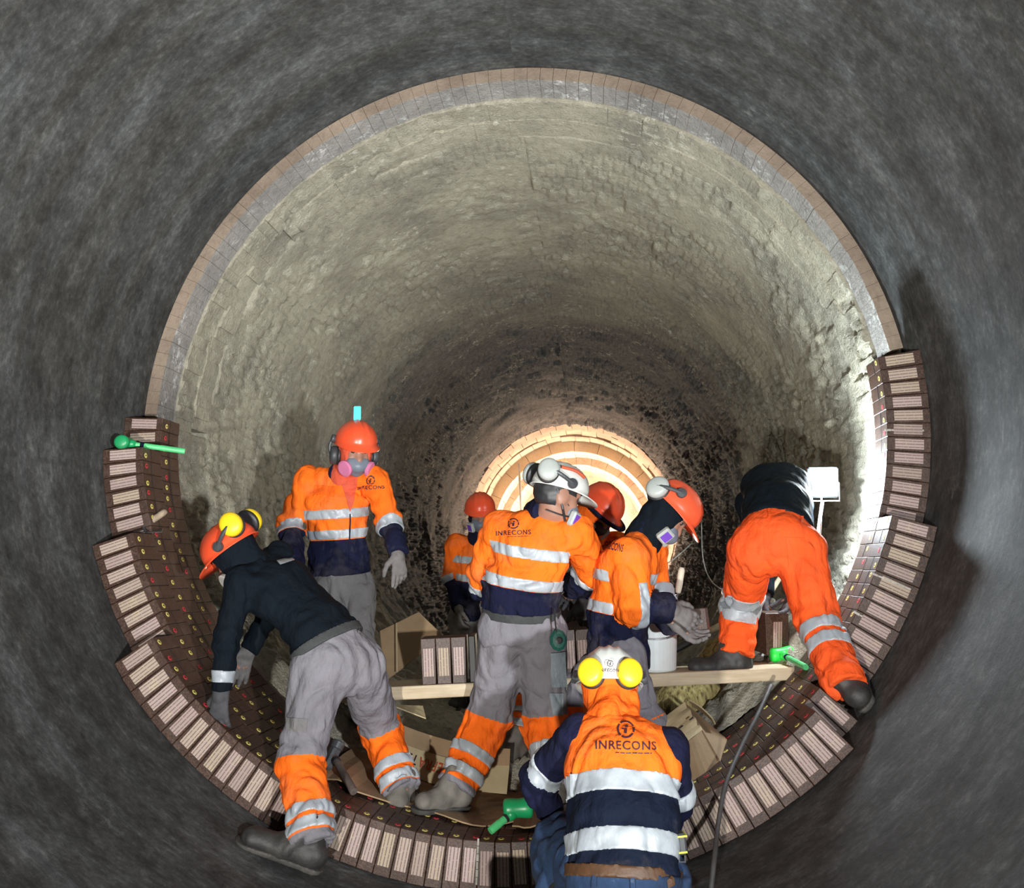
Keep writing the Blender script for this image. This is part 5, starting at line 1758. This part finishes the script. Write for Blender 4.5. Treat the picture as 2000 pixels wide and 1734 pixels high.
hc = at(243, 865, 4.33)
mallet(hc, (-.15, 1, .0), hc + nrm(at(360, 880, 4.42) - hc) * .04, at(361, 881, 4.42), 'green mallet resting on the step of the left brick rings near the top', 'green', 'greenhandle', hl=.11, hr=.036)
hc = at(1012, 1578, 3.99)
mallet(hc, (1, .12, .05), hc + nrm(at(957, 1622, 3.90) - hc) * .04, at(957, 1623, 3.905), 'green mallet lying on the brick floor beside the crouching man', 'green', 'greenhandle', hl=.125, hr=.042, collar='black', gr=.0155)
hc = on_plank(1527, .20) + np.array([0, 0, .040])
mallet(hc, (1, .1, .12), hc + nrm(at(1575, 1302, 4.40) - hc) * .04, at(1574, 1303, 4.42), 'bright green mallet on the right end of the plank', 'brightgreen', 'greenhandle', hl=.12, hr=.038)
hc = cyl(650, 1474, 1.72)
mallet(hc, (.3, .35, .75), hc, cyl(691, 1546, 1.755), 'black-headed hammer with a dark wooden handle leaning behind the bending man', 'hammer', 'dirtyhandle', hl=.13, gr=.0165, name='hammer', collar='black')

# ---- brick hammer/trowel on the left step
h1 = at(324, 998, 4.37); h0 = at(286, 1024, 4.30)
e = empty('trowel', h0, 'small trowel with a wooden handle on the lower step of the left brick rings', 'trowel')
mb = MB(); mb.tube(curve_pts([h0, (h0 + h1) / 2, h1], 10), [.012, .014, .015, .0155, .016, .016, .016, .0165, .0165, .016, .013], 12); mb.build('handle', M['handle'], e, smooth=True)
mb = MB(); mb.tube([h0, at(280, 1030, 4.28), at(284, 1037, 4.27)], .006, 8); mb.build('tang', M['steel'], e)
mb = MB(); A = [at(262, 1040, 4.26), at(286, 1034, 4.36), at(318, 1033, 4.36), at(316, 1040, 4.24)]
up_ = np.array([0, 0, .003]); mb.add([*A, *[a + up_ for a in A]], [(0, 1, 2, 3), (7, 6, 5, 4), (0, 4, 5, 1), (1, 5, 6, 2), (2, 6, 7, 3), (3, 7, 4, 0)]); mb.build('blade', M['steel'], e)

# ---- work lamp on its stand
e = empty('work_lamp', at(1588, 1100, 5.0), 'glaring white work lamp on a thin stand at the right brick wall', 'lamp')
ln = nrm((-.02, -.95, -.16)); lx = nrm(np.cross([0, 0, 1], ln)) * -1; lz = np.cross(lx, -ln)
lz = nrm(np.array([0, 0, 1]) - ln * ln[2]); lx = nrm(np.cross(lz, ln))
mb = MB(); mb.box(LAMP - ln * .03, (.160, .045, .165), lx, ln, lz, .008); mb.build('housing', M['darkgrey'], e)
mb = MB(); mb.box(LAMP - ln * .006, (.140, .006, .145), lx, ln, lz, .002); mb.build('lamp_glass', emit('lamp_glow', (.88, .96, 1.0), 30), e)
mb = MB()
for k in range(5): mb.box(LAMP - ln * .062 + lx * (-.06 + .03 * k), (.004, .03, .14), lx, ln, lz)
mb.build('cooling_fin', M['darkgrey'], e)
mb = MB(); mb.tube([LAMP - lx * .085 - ln * .03, LAMP - lx * .088 - lz * .10 - ln * .03, LAMP + lx * .088 - lz * .10 - ln * .03, LAMP + lx * .085 - ln * .03], .005, 8); mb.build('bracket', M['steel'], e)
foot = at(1588, 1110, 4.98)
mb = MB(); mb.tube([LAMP - lz * .10 - ln * .03, foot], .009, 10); mb.build('pole', M['whitecable'], e, smooth=True)
fb = np.array([foot[0], foot[1], 0]);
for q in ((-.28, -.02), (.10, .22), (.06, -.16)):
    x, y = foot[0] + q[0], foot[1] + q[1]; 
    zf = max(floor_z(min(x, 1.5), y) if abs(x) < 1.5 else -.95, -math.sqrt(max(.01, 1.79 ** 2 - min(x * x, 3.1))))
    mb = MB(); mb.tube([foot + np.array([0, 0, .06]), np.array([x, y, zf + .01])], .007, 8); mb.build('leg', M['whitecable'], e)
mb = MB(); mb.tube(curve_pts([LAMP - ln * .05 - lz * .05, at(1604, 1010, 4.85), at(1600, 1060, 4.86), at(1588, 1120, 5.0)], 24), .004, 6)
mb.build('lamp_cord', M['whitecable'], e)

# ---- cables
pts = [at(1506, 1338, 4.40), at(1480, 1395, 4.22), at(1447, 1460, 4.05), at(1418, 1530, 3.85), at(1404, 1600, 3.70), at(1396, 1670, 3.50), cyl(1388, 1745, 1.985)]
mb = MB(); mb.tube(curve_pts(pts, 60), .0095, 10); mb.build('power_cable', M['cable'], smooth=True, label='thick grey-black cable hanging from the plank down over the front bricks', cat='cable')
pts = [at(1272, 1125, 5.6), at(1300, 1148, 5.5), at(1335, 1105, 5.9), at(1358, 1060, 6.4)]
for P_, lb in (([at(1272, 1085, 5.5), at(1300, 1100, 5.4), at(1330, 1080, 5.8), at(1352, 1060, 6.3)], 'thin pale wire looping past the chest of the man in profile'),
               ([at(1370, 1020, 6.3), at(1373, 1090, 5.9), at(1390, 1135, 5.4), at(1425, 1155, 5.1), at(1470, 1150, 5.0)], 'thin pale wire hanging in front of the dark wall between two men')):
    mb = MB(); mb.tube(curve_pts(P_, 40), .0035, 6); mb.build('wire', M['whitecable'], smooth=True, label=lb, cat='wire')
# broom / shovel handles beyond the plank
mb = MB(); a, b = at(1300, 1280, 5.3), at(1412, 1218, 5.6)
e = empty('shovel', a, 'dark shovel lying behind the white bucket with a reddish handle', 'shovel')
mb.tube([b, a * .45 + b * .55], .018, 10); mb.build('handle', M['handle'], e, smooth=True)
mb = MB(); mb.tube([a * .45 + b * .55, a], [.022, .016], 10); mb.box(a + (a - b) * .14, (.20, .16, .006), nrm(a - b), (.3, .8, .5)); mb.build('blade', M['black'], e)
e = empty('broom', at(1490, 1170, 5.25), 'pale broom handle leaning behind the orange-trousered legs', 'broom')
mb = MB(); mb.tube([at(1492, 1178, 5.2), at(1530, 1118, 5.5)], .014, 10); mb.build('handle', M['wood'], e, smooth=True)
mb = MB(); mb.box(at(1488, 1184, 5.2), (.16, .05, .05), (1, .2, .3), (0, 1, 0), bevel=.008); mb.build('head', M['bucket'], e)
# pale pole far away at the lit end
mb = MB(); mb.tube([at(1013, 905, 17.2), at(1019, 1010, 17.4)], .022, 8); mb.build('pole', M['whitecable'], smooth=True, label='thin white pole standing far off in front of the pale ring', cat='pole')

# ---- straw-coloured sacks by the plank
def sack(c, ax, r, label, seed):
    ax = nrm(ax)
    f = shift(ell(c, (ax, nrm(np.cross([0, 0, 1], ax)), np.cross(ax, nrm(np.cross([0, 0, 1], ax)))), r), 0, lambda P: .05 * (fbm(P * 6 + seed, 3) - .5))
    V, Q = sdf_mesh(f, .012)
    return mk('sack', V, Q, M['straw'], smooth=True, label=label, cat='sack', group='straw coloured sacks')


sack(at(1335, 1372, 5.02), (1, .1, .45), np.array([.22, .16, .13]), 'straw coloured sack slumped under the plank beside the grey rubble', 1)
sack(at(1408, 1292, 5.15), (.8, .2, .7), np.array([.16, .13, .11]), 'straw coloured sack showing above the plank behind the laced boot', 5)


# ---- cardboard
def sheet(name, grid, mat, label=None, parent=None, thick=.006, **kw):
    """bent board: grid[j][i] of points, given thickness"""
    G = np.array(grid, float); nj, ni = G.shape[:2]
    du = np.gradient(G, axis=1); dv = np.gradient(G, axis=0)
    N = np.cross(du, dv); N /= np.linalg.norm(N, axis=2, keepdims=True) + 1e-9
    V = np.vstack([G.reshape(-1, 3), (G - N * thick).reshape(-1, 3)]); o = ni * nj
    Fs = []
    for j in range(nj - 1):
        for i in range(ni - 1):
            a = j * ni + i; Fs.append([a, a + 1, a + ni + 1, a + ni]); Fs.append([o + a, o + a + ni, o + a + ni + 1, o + a + 1])
    for i in range(ni - 1):
        Fs.append([i, o + i, o + i + 1, i + 1]); a = (nj - 1) * ni + i; Fs.append([a, a + 1, o + a + 1, o + a])
    for j in range(nj - 1):
        a = j * ni; Fs.append([a, a + ni, o + a + ni, o + a]); a += ni - 1; Fs.append([a, o + a, o + a + ni, a + ni])
    return mk(name, V, Fs, mat, parent, label=label, **kw)


e = empty('flattened_carton', pol(-10, 1.79, 4.4), 'flattened brown carton under the boots with a printed pale flap', 'carton')
g = [[pol(a, 1.782 - .008 * math.sin(a * .5 + y * 9) - (.02 if abs(a + 23) < 1.6 else 0), y + .05 * math.sin(a * .35)) for a in np.linspace(-27, 3, 22)] for y in np.linspace(4.12, 4.72, 8)]
sheet('board', g, M['card'], parent=e)
# upright printed flap at the back of the carton, leaning towards the plank
def flap_pt(u, v):
    a = -22 + 21 * u
    return pol(a, 1.772 - .105 * v, 4.58 + .12 * v + .01 * math.sin(u * 9))
g = [[flap_pt(u, v) for u in np.linspace(0, 1, 20)] for v in np.linspace(0, 1, 6)]
fl = sheet('printed_flap', g, M['cardin'], parent=e)
def print_flap(body, u0, u1, v0, v1, mat):
    V, Fs = text_mesh(body, 1.0, .09)
    V = np.array(V); lo, hi = V.min(0), V.max(0)
    t = (V - lo) / np.maximum(hi - lo, 1e-6)
    W_ = np.array([flap_pt(u1 - (u1 - u0) * a, v1 - (v1 - v0) * b) + np.array([0, -.0045, .003]) for a, b in t[:, :2]])
    mk('printed_lettering', W_, Fs, M[mat], fl)
print_flap('REFRA', .285, .53, .38, .74, 'redprint')
print_flap('TE', .185, .272, .38, .74, 'logo')
g = [[pol(-22 + 21 * u, 1.667 - .075 * v, 4.70 + .03 * v) for u in np.linspace(0, 1, 12)] for v in np.linspace(0, 1, 4)]
sheet('back_flap', g, M['card'], parent=e)

e = empty('torn_carton', pol(3, 1.78, 4.25), 'torn pale carton with ribbed flaps left of the crouching man', 'carton')
g = [[pol(a, 1.780 - .012 * abs(math.sin(a * .9)), y) for a in np.linspace(1.5, 12, 14)] for y in np.linspace(4.02, 4.42, 6)]
sheet('board', g, M['card'], parent=e)
g = [[pol(3.2 + 9.5 * u, 1.775 - .075 * v + .008 * math.sin(u * 34), 4.42 + .05 * v) for u in np.linspace(0, 1, 26)] for v in np.linspace(0, 1, 4)]
sheet('ribbed_flap', g, M['cardin'], parent=e)
g = [[pol(3.4 + 6 * u, 1.698 - .02 * v - .02 * u, 4.47 + .14 * v) for u in np.linspace(0, 1, 8)] for v in np.linspace(0, 1, 3)]
sheet('top_flap', g, M['cardin'], parent=e)

# box at the right of the crouching man
C8 = [at(1302, 1440, 4.25), at(1372, 1392, 4.38), at(1345, 1365, 4.62), at(1284, 1405, 4.50)]
e = empty('cardboard_box', cyl(1360, 1530, 1.79), 'open cardboard box with a pale top right of the crouching man', 'box')
top = [at(1312, 1470, 4.22), at(1372, 1425, 4.34), at(1338, 1372, 4.55), at(1284, 1408, 4.45)]
bot = [at(1318, 1562, 4.10), at(1410, 1492, 4.22)]
g = [[(top[0] * (1 - u) + top[1] * u) * (1 - v) + (top[3] * (1 - u) + top[2] * u) * v + np.array([0, 0, .010 * math.sin(v * 20) * (u - .5)]) for u in np.linspace(0, 1, 8)] for v in np.linspace(0, 1, 14)]
tp = sheet('pale_top', g, M['cardin'], parent=e)
g = [[(bot[0] * (1 - u) + bot[1] * u) * (1 - v) + (top[0] * (1 - u) + top[1] * u) * v + np.array([0, .012 * math.sin(u * 7), 0]) for u in np.linspace(0, 1, 10)] for v in np.linspace(0, 1, 8)]
sheet('front_panel', g, M['card'], parent=e)
g = [[(bot[1] * (1 - u) + at(1430, 1452, 4.5) * u) * (1 - v) + (top[1] * (1 - u) + top[2] * u) * v for u in np.linspace(0, 1, 5)] for v in np.linspace(0, 1, 5)]
sheet('side_face', g, M['card'], parent=e)
g = [[(at(1347, 1366, 4.50) * (1 - u) + at(1392, 1402, 4.40) * u) + np.array([.02 * v, .05 * v, -.035 * v + .01 * math.sin(u * 3)]) for u in np.linspace(0, 1, 6)] for v in np.linspace(0, 1, 3)]
sheet('torn_flap', g, M['cardin'], parent=e)
for q in ((1330, 1424), (1350, 1408), (1310, 1440)):
    c = at(q[0], q[1], 4.38)
    mb = MB(); mb.box(c + np.array([0, -.012, .012]), (.026, .004, .004), nrm(top[1] - top[0]), nrm(top[3] - top[0])); mb.build('staple_mark', M['ink'], tp)

# dark sheet leaning behind the plank
g = [[(at(742, 1232, 5.05) * (1 - u) + at(818, 1195, 5.15) * u) * (1 - v) + (at(752, 1330, 4.82) * (1 - u) + at(866, 1242, 5.05) * u) * v + np.array([0, .012 * math.sin(u * 3.1), 0]) for u in np.linspace(0, 1, 8)] for v in np.linspace(0, 1, 8)]
o = sheet('cardboard_sheet', g, M['card'], label='brown cardboard sheet leaning behind the plank left of the three bricks', thick=-.006, cat='cardboard')
mb = MB(); a, b = at(775, 1217, 5.06), at(776, 1312, 4.83); mb.tube([a + np.array([0, -.006, 0]), b + np.array([0, -.006, 0])], .003, 6); mb.build('crease', M['cardin'], o)
g = [[(at(770, 1376, 4.78) * (1 - u) + at(826, 1378, 4.78) * u) * (1 - v) + (at(770, 1378, 4.70) * (1 - u) + at(832, 1402, 4.66) * u) * v for u in np.linspace(0, 1, 4)] for v in np.linspace(0, 1, 3)]
sheet('cardboard_scrap', g, M['cardin'], label='small cardboard scrap poking out under the plank', cat='cardboard', thick=-.006)

# yellow-green lid at the bottom edge of the picture
lc = np.array([at(968, 1752, 3.28)[0], 3.25, -1.96])
e = empty('round_tub', lc, 'yellow-green round tub top at the bottom edge below the front bricks', 'tub')
mb = MB(); mb.lathe(lc, (0, 0, 1), [(.02, .125), (.10, .122), (.122, .115), (.130, .10), (.130, .085), (.124, .0)], 40); mb.build('body', M['yellowlid'], e)
mb = MB()
for k in range(24):
    a = 2 * math.pi * k / 24; mb.box(lc + np.array([.108 * math.cos(a), .108 * math.sin(a), .122]), (.022, .008, .006), (math.cos(a), math.sin(a), 0), (-math.sin(a), math.cos(a), 0))
mb.build('rib', M['yellowlid'], e)

# ---- loose stones: rubble lumps one can tell apart
def stone(c, r, label):
    s_ = rng.random() * 50
    f = shift(ell(c, ((1, .2, 0), (-.2, 1, .2), (0, -.2, 1)), np.array([r, r * .8, r * .65])), 0, lambda P: r * .9 * (fbm((P - c) / r * 1.1 + s_, 3) - .5))
    V, Q = sdf_mesh(f, max(.007, r / 8))
    mk('stone', V, Q, M['rock'], smooth=False, label=label, cat='stone', group='loose stones among the rubble')


for px, py, y, r, lb in ((500, 1235, 5.1, .07, 'stone lump seen under the bending man, upper left of his hand'), (520, 1300, 5.0, .08, 'larger stone lump under the chest of the bending man'), (548, 1325, 4.95, .06, 'stone lump beside the left thigh of the bending man'),
                         (676, 1395, 4.9, .075, 'stone lump between the legs of the bending man'), (700, 1425, 4.85, .06, 'stone lump above the black hammer head'), (1640, 1195, 5.25, .06, 'stone lump right of the orange trousers near the pale bricks'),
                         (1548, 1255, 5.1, .06, 'stone lump above the bright green mallet'), (1455, 1352, 5.1, .05, 'small stone under the right half of the plank')):
    stone(at(px, py, y), r, lb)

# chalk dust and mortar smears are part of the brick surfaces; a few mortar ridges stand proud
mb = MB()
for a, k in ((-2.5, 0), (12.8, 0), (60.0, 2), (66.1, 2), (88.4, 3)):
    p0 = pol(a + PITCH * .5, 1.80, Z0 + k * BW); 
    for q in range(6): mb.box(pol(a, 1.80 + .03 * q, Z0 + k * BW - .001) , (.006 + .004 * rng.random(), .004, .028), (math.cos(R(a)), 0, math.sin(R(a))), (0, 1, 0))
mb.build('mortar_smears', M['dust'], kind='stuff', label='thin ridges of pale mortar squeezed from joints of the new bricks')
